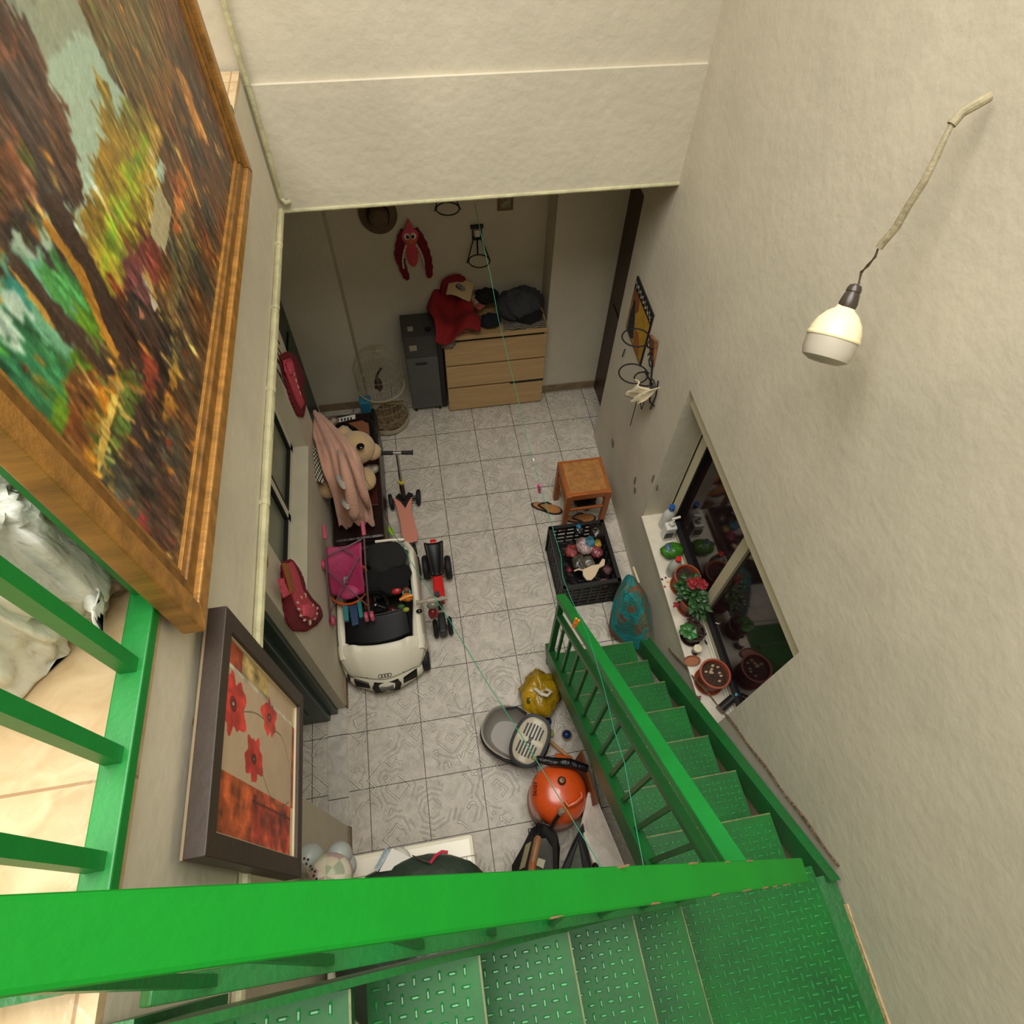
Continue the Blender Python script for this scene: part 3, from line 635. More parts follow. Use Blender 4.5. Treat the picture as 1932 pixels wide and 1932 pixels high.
b=MB().bb((cx-.178,cy-.07,.28),(cx-.09,cy-.158,.40)); b.build('feeder',mat('blue_feeder_plastic',(44,110,138),.35),cg,bevel=.008)
# hat
ht=thing('straw_hat','brown straw hat with a dark band hung high on the back wall','hat',(.46,.59,1.56))
HT=mat('brown_straw',(106,84,60),.8,bump=.3,bs=70,var=.15,vs=20)
b=MB().lathe([(.125,.0),(.126,.008),(.112,.006),(.082,.012),(.072,.016),(.066,.045),(.058,.075),(.04,.085),(.0,.078)],(.463,.593,1.585),(0,-1,0),n=40,sy=1.12); b.build('crown_and_brim',HT,ht,smooth=True)
b=MB().lathe([(.074,.014),(.0755,.016),(.0735,.036),(.072,.038)],(.463,.593,1.585),(0,-1,0),n=40,sy=1.12,cap0=False,cap1=False); b.build('hat_band',BLACK,ht,smooth=True)
# crochet owls
PINK=mat('pink_crochet',(214,78,92),.95,bump=.7,bs=120); PINKH=mat('hot_pink_crochet',(226,88,110),.95,bump=.7,bs=120)
RED=mat('raspberry_crochet',(134,24,38),.95,bump=.8,bs=120,var=.15,vs=40); CRM=mat('cream_crochet_edge',(206,190,166),.95,bump=.6,bs=120)
EYW=mat('white_felt',(220,214,200),.9); OR_=mat('orange_beak',(196,110,50),.8)
def scallop(pts, r, n=7): return pts
def owl(root, P, k=1.0):
    """P(a,b,c): a right, b up, c out of the wall (metres)"""
    def strip(name, m, cl, wd, th, cc=.0):
        b=MB(); nseg=len(cl)
        L=[];Rr=[]
        for i,(a,bb_) in enumerate(cl):
            t0=cl[max(0,i-1)]; t1=cl[min(nseg-1,i+1)]; dx,dy=t1[0]-t0[0],t1[1]-t0[1]; l=math.hypot(dx,dy) or 1; nx,ny=-dy/l,dx/l
            ww=wd[i]*(1+.10*math.cos(i*PI)); L.append((a+nx*ww,bb_+ny*ww)); Rr.append((a-nx*ww*.95,bb_-ny*ww*.95))
        for i in range(nseg-1):
            q=[L[i],L[i+1],Rr[i+1],Rr[i]]
            b.hexa([P(x,y,cc) for x,y in q]+[P(x,y,cc+th) for x,y in q])
        b.build(name,m,root)
    def disc(name,m,c,ra,rb,th,cc,par=None):
        n=22; b=MB(); vs=[]
        for lv,(s,z) in enumerate(((1,cc),(1,cc+th*.6),(.7,cc+th),(.0,cc+th*1.1))):
            for i in range(n): t=2*PI*i/n; vs.append(P(c[0]+ra*s*math.cos(t),c[1]+rb*s*math.sin(t),z))
        b.add(vs,[tuple(range(n))[::-1]]+[(l*n+i,l*n+(i+1)%n,(l+1)*n+(i+1)%n,(l+1)*n+i) for l in range(3) for i in range(n)])
        return b.build(name,m,par or root,smooth=True)
    N=13
    for sg,nm in ((-1,'wing'),(1,'wing')):
        cl=[(sg*(.045+.062*math.sin(PI*.62*t)**1.0)+ (0 if sg<0 else .0), -.01-.34*t) for t in [i/N for i in range(N+1)]]
        if sg<0: cl=[(a+ (.05*t*t if t>.6 else 0),b) for (a,b),t in zip(cl,[i/N for i in range(N+1)])]
        strip(nm,RED,cl,[k_*.026 for k_ in ([.5,.8,1,1.1,1.2,1.2,1.2,1.2,1.2,1.1,1.1,1,.9,.5])],.016,.004)
        cl2=[(sg*(.034+.040*math.sin(PI*.6*t)),-.10-.16*t) for t in [i/N for i in range(N+1)]]
        strip('lace_edge',CRM,cl2,[.009 if i%2 else .004 for i in range(N+1)],.014,.016)
    disc('body',PINK,(0,-.16),.043,.10,.02,.008); disc('head',PINKH,(0,-.045),.058,.052,.022,.014)
    b=MB(); tri=[(-.03,-.01),(.03,-.01),(.004,.05),(-.004,.05)]; b.hexa([P(x,y,.010) for x,y in tri]+[P(x,y,.024) for x,y in tri]); b.build('head_tuft',PINKH,root)
    for s in (-1,1):
        e=disc('eye',EYW,(s*.022,-.042),.020,.021,.006,.034); disc('pupil',BLACK,(s*.018,-.043),.011,.012,.005,.040,e)
    disc('beak',OR_,(.002,-.077),.017,.017,.006,.034)
ow=thing('crochet_owl','pink and raspberry crochet owl hanging on the back wall','crochet owl',(.66,.595,1.15),'crochet owls')
owl(ow,lambda a,b_,c:(.655+a,.598-c,1.475+b_*1.15))
def hanging(lab,loc,outer,inner,heart,laces,extra):
    t=thing('crochet_hanging',lab,'crochet hanging',loc,'crochet hangings on the left wall')
    def lay(nm,m,P,x0,th,par=None,sc=0):
        Q=[]; n=len(P)
        if sc:                                     # scalloped rim
            for i in range(n):
                a=Vector(P[i]); c=Vector(P[(i+1)%n]); L=(c-a).length; k=max(1,int(L/.03)); nr=Vector((c.y-a.y,a.x-c.x)).normalized()
                for j in range(k*4): f=j/(k*4); Q.append(a.lerp(c,f)-nr*sc*abs(math.sin(f*k*PI)))
        else: Q=[Vector(q) for q in P]
        n=len(Q); cen=sum(Q,Vector((0,0)))/n; b=MB(); vs=[]
        for s_,z in ((1,0),(1,th*.6),(.93,th),(.55,th*1.25)): vs+=[(x0+z,cen.x+(q.x-cen.x)*s_,cen.y+(q.y-cen.y)*s_) for q in Q]
        b.add(vs,[tuple(range(n))[::-1],tuple(range(3*n,4*n))]+[(l*n+i,l*n+(i+1)%n,(l+1)*n+(i+1)%n,(l+1)*n+i) for l in range(3) for i in range(n)])
        return b.build(nm,m,par or t,smooth=True)
    lay('scalloped_border',RED,outer,-.118,.018,sc=.010); bo_=lay('body',PINK,inner,-.098,.012); lay('hot_pink_centre',PINKH,heart,-.083,.014)
    b=MB()
    for (y,z,dy,dz) in laces: b.ell((-.086,y,z),(.008,.016+abs(dy)*0,.007),rot=(math.atan2(dz,dy),0,0),n=8,m=6)
    b.build('lace_picots',CRM,t)
    for nm,m,P,x0,th in extra: lay(nm,m,P,x0,th)
    return t
L1=[(-1.989,1.254),(-2.042,1.307),(-2.065,1.287),(-2.080,1.249),(-2.072,1.181),(-2.039,1.080),(-1.979,0.984),(-1.929,0.938),(-1.893,0.927),(-1.923,1.029),(-1.940,1.177)]
cy_,cz_=L1[3][0]*.5+L1[7][0]*.5,L1[3][1]*.5+L1[7][1]*.5
hanging('large raspberry-edged pink crochet hanging with a brown stick by the near green door',(-.115,-1.97,1.0),
 [(-1.922,1.472),(-1.831,1.339),(-1.815,1.225),(-1.826,1.143),(-1.864,1.099),(-1.850,0.946),(-1.810,0.754),(-1.832,0.703),(-1.932,0.829),(-2.062,1.050),(-2.155,1.277),(-2.157,1.381),(-2.101,1.428),(-2.018,1.470)],
 [(-1.966,1.520),(-1.868,1.392),(-1.885,1.298),(-1.925,1.218),(-1.919,1.074),(-1.883,0.896),(-1.932,0.895),(-2.024,1.050),(-2.072,1.210),(-2.055,1.304),(-2.034,1.404),(-2.023,1.498)],
 [(-2.029,1.252),(-1.972,1.155),(-1.951,1.048),(-1.976,1.026),(-2.037,1.111),(-2.069,1.221)],
 [(y,z,y-cy_,z-cz_) for y,z in L1],
 [('brown_stick',mat('brown_flat_stick',(150,92,44),.5),[(-1.990,1.594),(-1.958,1.531),(-2.041,1.421),(-2.072,1.462)],-.08,.012),('pink_tab',PINKH,[(-2.087,1.631),(-2.059,1.587),(-2.085,1.478),(-2.132,1.548)],-.085,.012)])
L2=[(-0.726,1.524),(-0.726,1.481),(-0.731,1.437),(-0.735,1.392),(-0.739,1.346)]
hanging('smaller raspberry and pink crochet hanging beside the far dark green door',(-.115,-.74,1.2),
 [(-0.753,1.632),(-0.601,1.524),(-0.467,1.379),(-0.430,1.261),(-0.443,1.172),(-0.567,1.192),(-0.610,1.127),(-0.747,1.171),(-0.843,1.284),(-0.858,1.416),(-0.832,1.523),(-0.806,1.606)],
 [(-0.783,1.635),(-0.646,1.525),(-0.654,1.438),(-0.706,1.343),(-0.705,1.225),(-0.799,1.280),(-0.824,1.392),(-0.820,1.510),(-0.826,1.601)],
 [(-0.804,1.638),(-0.706,1.555),(-0.733,1.510),(-0.816,1.566)],[(y,z,.3,1) for y,z in L2],[])
# wire plant rings on the back wall
def ringholder(x,z,lab):
    t=thing('plant_ring_holder',lab,'plant holder',(x,.59,z))
    b=MB().ring((x,.50,z-.20),.075,.0045,n=30); b.build('pot_ring',IRON,t,smooth=True)
    b=MB()
    for s in (-1,1): b.tube([(x+s*.02,.585,z-.06),(x+s*.085,.53,z-.23)],.005,6)
    b.tube([(x,.585,z-.07),(x,.57,z-.15),(x,.575,z-.20)],.006,6); b.build('strut',IRON,t)
    b=MB().bb((x-.035,.585,z-.09),(x-.025,.598,z+.01)); b.bb((x+.025,.585,z-.09),(x+.035,.598,z+.01)); b.bb((x-.045,.575,z),(x+.045,.598,z+.02)); b.bb((x-.03,.585,z-.092),(x+.03,.598,z-.08)); b.build('bracket',IRON,t)
    return t
t=ringholder(1.12,1.435,'black wire plant ring with splayed legs above the clothes pile on the back wall')
MB().bb((1.105,.578,1.37),(1.14,.59,1.42)).build('candle',mat('wax_white',(214,208,190),.5),t,bevel=.003)
ringholder(.92,1.84,'black wire plant ring half hidden under the white beam')
pf=thing('small_framed_picture','small brown-framed picture high on the back wall','picture',(1.32,.595,1.60))
MB().bb((1.265,.585,1.545),(1.372,.599,1.655)).build('frame',mat('brown_wood_frame',(116,86,58),.5),pf,bevel=.003)
MB().bb((1.285,.582,1.565),(1.352,.587,1.635)).build('print',mat('faded_print',(176,164,134),.6,var=.5,vs=30),pf)
# ---- clothes piled on the drawers
def cloth(name,label,cat,m,c,r,seed,par=None,amp=.35,group=None,n=36,mm=18,fr=2.6,rot=None,flat=None):
    b=MB().ell(c,r,rot=rot,n=n,m=mm,amp=amp,fr=fr,seed=seed,flat=flat)
    o=b.build(name,m,par,smooth=True,angle=9)
    if par is None: tag(o,label,cat,group)
    return o
def drape(fn,m,name,label,cat,nu=28,nv=28,solid=.006,group=None):
    o=MB().grid(fn,nu,nv).build(name,m,None,smooth=True,solid=solid,angle=9); return tag(o,label,cat,group)
REDC=mat('red_cotton',(150,22,24),.9,bump=.4,bs=25,var=.2,vs=5)
GREYJ=mat('charcoal_fabric',(66,68,72),.9,bump=.4,bs=22,var=.2,vs=6)
cloth('folded_jacket','dark charcoal jacket heaped at the right end of the chest of drawers','jacket',GREYJ,(1.42,.41,.91),(.17,.13,.12),3,flat=.835,amp=.4)
cloth('black_garment','black garment lying in front of the charcoal jacket','garment',mat('black_cotton',(20,19,21),.95,bump=.4,bs=25),(1.47,.32,.865),(.10,.07,.05),5,flat=.835)
def stripes(U,Vv):
    col=np.zeros(U.shape+(3,)); col[:]=(34,32,32); q=np.sin(Vv*70+3*np.sin(U*5)); col[q>.3]=(160,150,132); return col
b=painted(None,0,1,0,1,60,60,lambda a,c:(1.27+.32*a,.245+.12*c,.803+.022*math.sin(PI*min(1,c*1.3))+.004*math.sin(a*25)),stripes); o=b.build('striped_cloth',vmat('striped_jersey',.95),None,solid=.004); tag(o,'black and cream striped top under the charcoal jacket','garment')
def f(u,v):
    x=.735+.33*u; y=.62-.46*v; z=.90+.05*math.sin(u*7+v*3)+.04*math.sin(v*9)*u-.22*max(0,v-.72)*(1.1-u)-.10*max(0,.18-u)*5*(1-v)
    return (x-.02*math.sin(v*6),y,max(z,.806 if y>.23 else .5))
drape(f,REDC,'red_blanket','crumpled red blanket spilling over the left end of the chest of drawers','blanket',solid=.012)
cloth('red_cloth','dark red cloth standing behind the cream cloth on the pile','cloth',mat('dark_red_cotton',(120,18,26),.9,bump=.3,bs=30),(.93,.56,.98),(.10,.02,.12),8,rot=(0,.5,0),amp=.2)
def crm(U,Vv):
    col=np.zeros(U.shape+(3,)); col[:]=(190,166,122); m=(np.hypot(U-.5,(Vv-.5)*1.1)<.2+.1*(fbm(U*9,Vv*9,4)-.5)); col[m]=(132,124,122); col[m&(fbm(U*20,Vv*20,8)>.52)]=(52,46,50); return col
b=painted(None,0,1,0,1,50,50,lambda a,c:(.865+.17*a+.05*c,.60-.10*a*.5-.13*(1-c),1.0+.06*c-.03*a+.012*math.sin(a*5)),crm); o=b.build('printed_cloth',vmat('cream_print_cotton',.9),None,solid=.005); tag(o,'cream square cloth with a grey printed figure on top of the red blanket','cloth')
for q in ((1.03,.34,.85,.07,.06,.05,(150,140,126),'grey patterned blouse lying next to the red blanket','patterned_blouse',.5),
          (.96,.27,.84,.07,.03,.025,(190,120,110),'pink lace garment draped between the red folds','lace_garment',.5),
          (1.10,.50,.90,.08,.07,.06,(186,164,130),'cream shirt tangled in the middle of the pile','cream_shirt',.4),
          (1.17,.48,.95,.09,.07,.05,(18,18,22),'black top on the middle of the pile','dark_blouse',.3),
          (1.17,.31,.86,.08,.06,.05,(24,26,36),'navy sock ball at the front of the pile','navy_garment',.3),
          (1.10,.40,.92,.03,.03,.02,(204,96,92),'small pink garment among the clothes','pink_garment',.3),
          (.84,.22,.75,.05,.02,.04,(150,138,120),'frilly pale hem hanging over the chest front','frilled_cloth',.5)):
    cloth(q[8],q[7],'garment',mat(q[8]+'_cotton',q[6],.95,bump=.4,bs=40,col2=tuple(int(a*.6) for a in q[6]),vs=28),q[:3],q[3:6],int(q[0]*50),amp=q[9])
# ================================================================ along the left wall
LEA=mat('espresso_leather',(34,15,12),.32,bump=.15,bs=40,var=.25); LEA2=mat('reddish_leather',(66,22,18),.35,bump=.15,bs=40)
tk=thing('storage_bench','long dark brown leather storage bench by the left wall under the teddy bear','bench',(.05,-.66,0))
MB().bb((-.10,-1.17,.0),(.225,-.06,.34)).build('body',LEA,tk,bevel=.012)
MB().bb((-.105,-1.18,.345),(.235,-.05,.41)).build('padded_lid',LEA,tk,bevel=.02)
MB().bb((.12,-.92,.408),(.205,-.40,.414)).build('worn_patch',LEA2,tk,bevel=.003)
# teddy bear sitting on the bench
FUR=mat('beige_plush',(206,172,124),.95,bump=.5,bs=110,var=.08,vs=10,sheen=.3)
tb=thing('teddy_bear','big beige plush teddy bear slumped on the dark bench','teddy bear',(.04,-.62,.42))
b=MB(); b.ell((.02,-.58,.60),(.125,.17,.17),n=28,m=18,amp=.06); b.ell((0.12,-0.657,0.72),(.125,.115,.11),n=28,m=18)
b.build('body',FUR,tb,smooth=True,angle=9)
MB().ell((0.215,-0.654,0.66),(.062,.062,.055),n=22,m=14).build('muzzle',FUR,tb,smooth=True,angle=9)
MB().ell((0.165,-0.746,0.835),(.026,.026,.012),n=20,m=10).build('nose',mat('glossy_black_button',(12,10,10),.25),tb,smooth=True,angle=9)
MB().ell((0.044,-0.537,0.74),(.05,.045,.05),n=16,m=10).build('ear',FUR,tb,smooth=True,angle=9)
MB().ell((0.145,-0.791,0.55),(.070,.095,.06),n=22,m=14,rot=(0,0,.25)).build('leg',FUR,tb,smooth=True,angle=9)
MB().ell((-0.085,-0.919,0.66),(.068,.062,.07),n=22,m=14,rot=(0,0,-.3)).build('leg',FUR,tb,smooth=True,angle=9)
MB().ell((0.021,-0.918,0.6),(.05,.05,.05),n=22,m=14).build('arm',FUR,tb,smooth=True,angle=9)
b=MB().ell((0.181,-0.676,0.5),(.06,.035,.035),n=18,m=10,amp=.4); o=b.build('spotted_scarf',mat('black_white_spots',(18,16,16),.9,col2=(190,180,160),vs=28),None,smooth=True,angle=9); tag(o,'black and white spotted cloth tucked between the teddy bear paws','scarf')
def chk(U,Vv):
    col=np.zeros(U.shape+(3,)); m=((np.floor(U*11)+np.floor(Vv*16))%2)>0; col[:]=(196,186,164); col[m]=(20,18,18); return col
def cpos(a,c):
    P0=Vector((-0.149,-0.721,0.83)); P1=Vector((-0.137,-0.94,0.78)); P2=Vector((-0.058,-0.992,0.8)); P3=Vector((-0.076,-0.748,0.86))
    p=(P0*(1-a)+P3*a)*(1-c)+(P1*(1-a)+P2*a)*c; return tuple(p+Vector((-.012,0,.02*math.sin(a*PI)+.02*math.sin(c*PI))))
b=painted(None,0,1,0,1,88,128,cpos,chk); o=b.build('checked_cushion',vmat('chequered_cotton',.9),None,smooth=True,solid=.02,angle=9); tag(o,'black and white chequered cushion squeezed between teddy bear and left wall','cushion')
b=MB().ell((0.029,-0.514,0.66),(.07,.10,.06),n=26,m=14,amp=.3,fr=4); o=b.build('fleece_bundle',mat('grey_white_fleece',(176,168,148),.98,bump=.7,bs=90,sheen=.3),None,smooth=True,angle=9); tag(o,'grey-white fleece bundle on the teddy bear behind the pink blanket','fleece')
# things heaped behind the bear
bx=thing('cardboard_folder','brown cardboard piece with torn edge behind the teddy bear','cardboard',(.14,-.2,.42))
b=MB().prism([(-.10,.04),(.045,.055),(.045,-.12),(.0,-.09),(-.04,-.02)],.012,(0.139,-0.278,0.5)); b.build('sheet',mat('brown_cardboard',(124,74,44),.8),bx)
b=MB().prism([(-.03,.08),(.035,.075),(.035,-.09),(-.028,-.09)],.01,(0.147,-0.329,0.47)); o=b.build('white_paper_stack',mat('white_paper',(206,202,190),.7),None); tag(o,'white folded paper beside the brown cardboard behind the teddy bear','paper')
b=MB().prism([(-.07,-.02),(.06,.0),(.06,.04),(-.07,.02)],.006,(0.034,-0.213,0.52)); o=b.build('printed_card',mat('white_paper',(206,202,190),.7),None); tag(o,'white card with black bars at the far end of the bench','card')
cc=Vector((0.029,-0.216,0.53))
for i in range(4): MB().bb((cc.x-.035+i*.022,cc.y-.012,cc.z+.0),(cc.x-.025+i*.022,cc.y+.012,cc.z+.004)).build('black_bar',BLACK,o,world=True)
b=MB().ell((-0.066,-0.24,0.55),(.05,.04,.03),n=20,m=12,amp=.3); o=b.build('leopard_scarf',mat('leopard_print',(176,160,130),.9,col2=(22,18,16),vs=22),None,smooth=True,angle=9); tag(o,'small animal-print cloth at the far left end of the bench','scarf')
hbg=thing('black_bag','black handbag standing on edge at the far right end of the bench','bag',(0.207,-0.234,0.41))
b=MB().tube([(0.13,-0.212,0.48),(0.175,-0.239,0.52),(0.214,-0.283,0.54),(0.223,-0.367,0.53),(0.218,-0.407,0.46)],.014,8); b.build('handle',BLACK,hbg,smooth=True)
MB().bb((.205,-.30,.412),(.232,-.10,.50)).build('bag_body',BLACK,hbg,bevel=.012)
# pink blanket draped over bear and bench
BLK=mat('pale_pink_fleece',(206,156,132),.95,bump=.35,bs=80,sheen=.3,var=.07,vs=5)
LP=[Vector(q) for q in [(-0.15,-0.465,0.86),(-0.106,-0.707,0.9),(-0.069,-0.875,0.92),(-0.048,-0.989,0.86),(-0.035,-1.031,0.7),(-0.045,-1.11,0.46)]]
RP=[Vector(q) for q in [(-0.075,-0.467,0.86),(0.078,-0.712,0.9),(0.162,-0.869,0.88),(0.173,-0.975,0.78),(0.183,-1.051,0.62),(0.175,-1.111,0.46)]]
def lerpP(L,t):
    q=t*(len(L)-1); i=min(int(q),len(L)-2); f=q-i; a=L[max(i-1,0)];b_=L[i];c_=L[i+1];d_=L[min(i+2,len(L)-1)]
    return .5*((2*b_)+(c_-a)*f+(2*a-5*b_+4*c_-d_)*f*f+(3*b_-a-3*c_+d_)*f**3)
def f(u,v):
    p=lerpP(LP,v).lerp(lerpP(RP,v),u)
    fold=.024*math.sin(u*15+v*2.8+math.sin(v*5))+.013*math.sin(u*33+v*6)
    p=p+Vector((0,0,1))*(fold*(.4+v)+.045*math.sin(PI*u)*(1-.4*v)); 
    if v>.93: p.y+= .012*math.sin(u*13)
    p.x=max(p.x,-.108)
    return p
drape(f,BLK,'pink_blanket','pale pink fleece blanket draped over the teddy bear and the dark bench','blanket',48,60,.014)
b=MB().ell((0.049,-1.061,0.905),(.020,.10,.012),n=18,m=10,rot=(-.35,0,.30)); b.ell((0.05,-1.136,0.775),(.022,.09,.012),n=18,m=10,rot=(-.5,0,.30)); b.build('white_lining',mat('off_white_sherpa',(182,176,164),.98,bump=.6,bs=90),bpy.data.objects['pink_blanket'],smooth=True,angle=9)
b=MB().tube([(0.054,-0.867,0.96),(0.076,-0.961,0.98),(0.089,-1.054,0.93),(0.093,-1.122,0.83),(0.087,-1.165,0.72),(0.079,-1.184,0.66)],[.012,.022,.03,.034,.036,.02],14); b.tube([(0.1,-0.874,0.95),(0.142,-0.999,0.9),(0.16,-1.062,0.76),(0.171,-1.104,0.64)],[.01,.022,.028,.012],12); b.build('sleeve',BLK,bpy.data.objects['pink_blanket'],smooth=True,angle=9)
# ---- kick scooter
ks=thing('kick_scooter','child kick scooter with pink deck and black T-bar on the tiles','scooter',(.37,-.80,0))
SPK=mat('salmon_pink_plastic',(206,134,112),.4)
dk=[(0.281,-0.654,0.085),(0.299,-0.74,0.085),(0.317,-0.871,0.085),(0.32,-0.986,0.085),(0.338,-1.052,0.085),(0.383,-1.059,0.085),(0.429,-1.049,0.085),(0.435,-0.982,0.085),(0.42,-0.887,0.085),(0.406,-0.776,0.085),(0.423,-0.662,0.085),(0.377,-0.645,0.085),(0.348,-0.718,0.085),(0.328,-0.657,0.085)]
MB().prism([(p[0],p[1]) for p in dk],.018,(0,0,.075)).build('deck',SPK,ks,bevel=.004)
top=Vector((0.378,-0.686,0.64)); bot=Vector((.362,-.69,.10)); mid=bot.lerp(top,.42)
MB().tube([bot,mid],.017,10).build('steering_column',BLACK,ks,smooth=True)
MB().tube([mid,top],.011,10).build('telescopic_tube',CHROME,ks,smooth=True)
MB().tube([mid-(top-bot)*.02,mid+(top-bot)*.02],.021,12).build('clamp',mat('yellow_clamp',(196,176,60),.4),ks)
hl=Vector((0.277,-0.669,0.65)); hr_=Vector((0.485,-0.696,0.65)); m_=(hl+hr_)/2
MB().tube([hl.lerp(m_,.74),hr_.lerp(m_,.74)],.011,10).build('bar_clamp',CHROME,ks,smooth=True)
for a in (hl,hr_): b=MB().tube([a,a.lerp(m_,.72)],.014,10); b.tube([a,a.lerp(m_,.05)],.019,10); b.build('grip',RUBBER,ks,smooth=True)
b=MB().prism([(.30,-.66),(.335,-.70),(.365,-.76),(.395,-.70),(.43,-.65),(.40,-.63),(.365,-.68),(.33,-.63)],.02,(0,0,.094)); b.tube([(.265,-.66,.07),(.46,-.655,.07)],.015,8); b.build('front_fork',BLACK,ks)
for x,y,tl in ((.262,-.665,.12),(.468,-.655,-.12)):
    b=MB().lathe([(.02,-.016),(.055,-.014),(.062,-.006),(.062,.006),(.055,.014),(.02,.016)],(x,y,.062),(1,tl,0),n=24); b.build('front_wheel',RUBBER,ks,smooth=True)
MB().lathe([(.02,-.014),(.04,-.012),(.042,.012),(.02,.014)],(.40,-1.09,.042),(1,.1,0),n=20).build('rear_wheel',RUBBER,ks,smooth=True)
# ---- doll pushchair
ST=thing('doll_pushchair','pink doll pushchair with crossed metal tubes leaning over the orange tub','pushchair',(-.01,-1.4,.35))
PF=mat('pink_nylon',(172,44,92),.6,bump=.25,bs=30,var=.1); PW=mat('dusty_pink_plastic',(178,74,98),.45); TUBE=mat('grey_lacquered_tube',(120,96,98),.35,metal=.6)
hL=Vector((-0.071,-1.364,0.8)); hR=Vector((0.154,-1.373,0.8)); wL=Vector((-0.113,-1.762,0.47)); wR=Vector((0.116,-1.768,0.47)); bL=Vector((-0.127,-1.479,0.66)); bR=Vector((0.089,-1.431,0.62))
s1,s2,s3,s4=[Vector(q) for q in [(-0.084,-1.383,0.7),(0.124,-1.378,0.7),(0.099,-1.619,0.5),(-0.098,-1.602,0.5)]]
def f(u,v):
    p=s1.lerp(s2,u).lerp(s4.lerp(s3,u),v); return p+Vector((0,0,-.05*math.sin(PI*u)*(.4+.6*v)+.03*math.sin(PI*v)))
MB().grid(f,14,20).build('seat_fabric',PF,ST,smooth=True,solid=.006,angle=9)
MB().ell((s3+s4)/2+Vector((0,.05,-.01)),(.085,.085,.03),n=22,m=12).build('seat_cushion',PF,ST,smooth=True,angle=9)
for a,c in ((hL,wL),(hR,wR)): MB().tube([a,a.lerp(c,.5)+Vector((0,0,.02)),c],.0055,8).build('side_tube',TUBE,ST,smooth=True)
for a,c in ((Vector((-0.101,-1.515,0.68)),wR.lerp(hR,.12)),(Vector((0.098,-1.456,0.66)),wL.lerp(hL,.1)),(Vector((-0.084,-1.449,0.7)),Vector((0.129,-1.382,0.73))),(Vector((-0.007,-1.401,0.71)),Vector((0.072,-1.454,0.69))),(Vector((0.098,-1.456,0.66)),Vector((0.105,-1.588,0.53)))):
    MB().tube([a,c],.0045,8).build('cross_tube',TUBE,ST,smooth=True)
for a in (hL,hR): MB().tube([a+Vector((0,.05,.03)),a+Vector((0,.0,.0)),a+Vector((0,-.02,-.008))],.013,10).build('handle',PW,ST,smooth=True)
for a in (wL,wR,bL):
    for s in (-1,1): MB().lathe([(.006,-.011),(.028,-.011),(.032,-.006),(.032,.006),(.028,.011),(.006,.011)],a+Vector((s*.017,0,0)),(1,.1,0),n=20).build('wheel',PW,ST,smooth=True)
MB().bb(*[(p[0],p[1],.56) if i==0 else (p[0],p[1],.566) for i,p in enumerate(((-0.014,-1.505,0.56),(0.01,-1.57,0.56)))]).build('printed_label',mat('silver_label',(176,168,160),.4,col2=(60,40,50),vs=60),ST)
# orange tub under it
tub=thing('orange_tub','round orange plastic tub under the doll pushchair','tub',(.0,-1.42,0))
oc=Vector((-0.012,-1.489,0.4)); OT=mat('orange_plastic',(222,96,30),.4)
b=MB().lathe([(.115,.15),(.128,.39),(.138,.402),(.138,.416),(.128,.416),(.122,.395),(.108,.16)],(oc.x,oc.y,0),n=36,sy=1.12,cap0=True,cap1=False); b.build('bowl',OT,tub,smooth=True)
MB().lathe([(.10,.0),(.115,.15)],(oc.x,oc.y,0),n=24).build('base',OT,tub)
pb=thing('toy_blocks_frame','blue and teal plastic toy frame jutting out under the pushchair','toy',(.0,-1.72,.2))
TEAL=mat('teal_plastic',(40,124,124),.4); BLU=mat('blue_toy_plastic',(40,62,98),.4)
def qb(name,m,px,h,par,t=.03):
    p=[Vector(q) for q in px]; n=len(p); b=MB(); b.add([q for q in p]+[q-Vector((0,0,t)) for q in p],[tuple(range(n)),tuple(range(n,2*n))[::-1]]+[(i,(i+1)%n,n+(i+1)%n,n+i) for i in range(n)]); return b.build(name,m,par,bevel=.003)
qb('teal_arm',TEAL,[(-0.051,-1.644,0.42),(-0.019,-1.649,0.42),(-0.016,-1.749,0.42),(-0.041,-1.748,0.42)],0,pb); qb('teal_arm',TEAL,[(0.036,-1.632,0.42),(0.062,-1.629,0.42),(0.071,-1.738,0.42),(0.048,-1.742,0.42)],0,pb); qb('blue_body',BLU,[(-0.015,-1.648,0.41),(0.034,-1.645,0.41),(0.042,-1.775,0.41),(0.001,-1.782,0.41)],0,pb)
# ---- toy car
CW_=mat('cream_white_car_paint',(228,221,200),.42); CB=mat('glossy_black',(9,9,10),.15,coat=.3); CB2=mat('matt_black_seat',(16,15,15),.7,bump=.1,bs=30)
car=thing('toy_car','white battery-driven toy sports car with black windscreen parked against the left wall','toy car',(.15,-1.6,0))
cx=.152; y0,y1=-2.062,-1.86
def outline(v): return (.205+.063*min(1,v*1.6)**.6)   # half width from nose to cowl
def hood(u,v):
    s=2*u-1; hw=outline(v); x=cx+s*hw
    yf=y0+.062*abs(s)**1.5; yb=-1.885+.045*s*s
    y=yf+(yb-yf)*v
    z=.165+.135*(1-(1-v)**1.8)
    z+= .018*math.exp(-((abs(s)-.62)/.10)**2)*v      # wing creases
    z-= .040*abs(s)**6
    return (x,y,z)
MB().grid(hood,40,22).build('bonnet',CW_,car,smooth=True,solid=.006,angle=9)
b=MB(); n=40; edge=[hood(i/n,0) for i in range(n+1)]
side=[(1,v) for v in (.2,.4,.6,.8,1)]
E_=[hood(0,v) for v in (1,.8,.6,.4,.2)]+edge+[hood(1,v) for v in (.2,.4,.6,.8,1)]
rows=[]
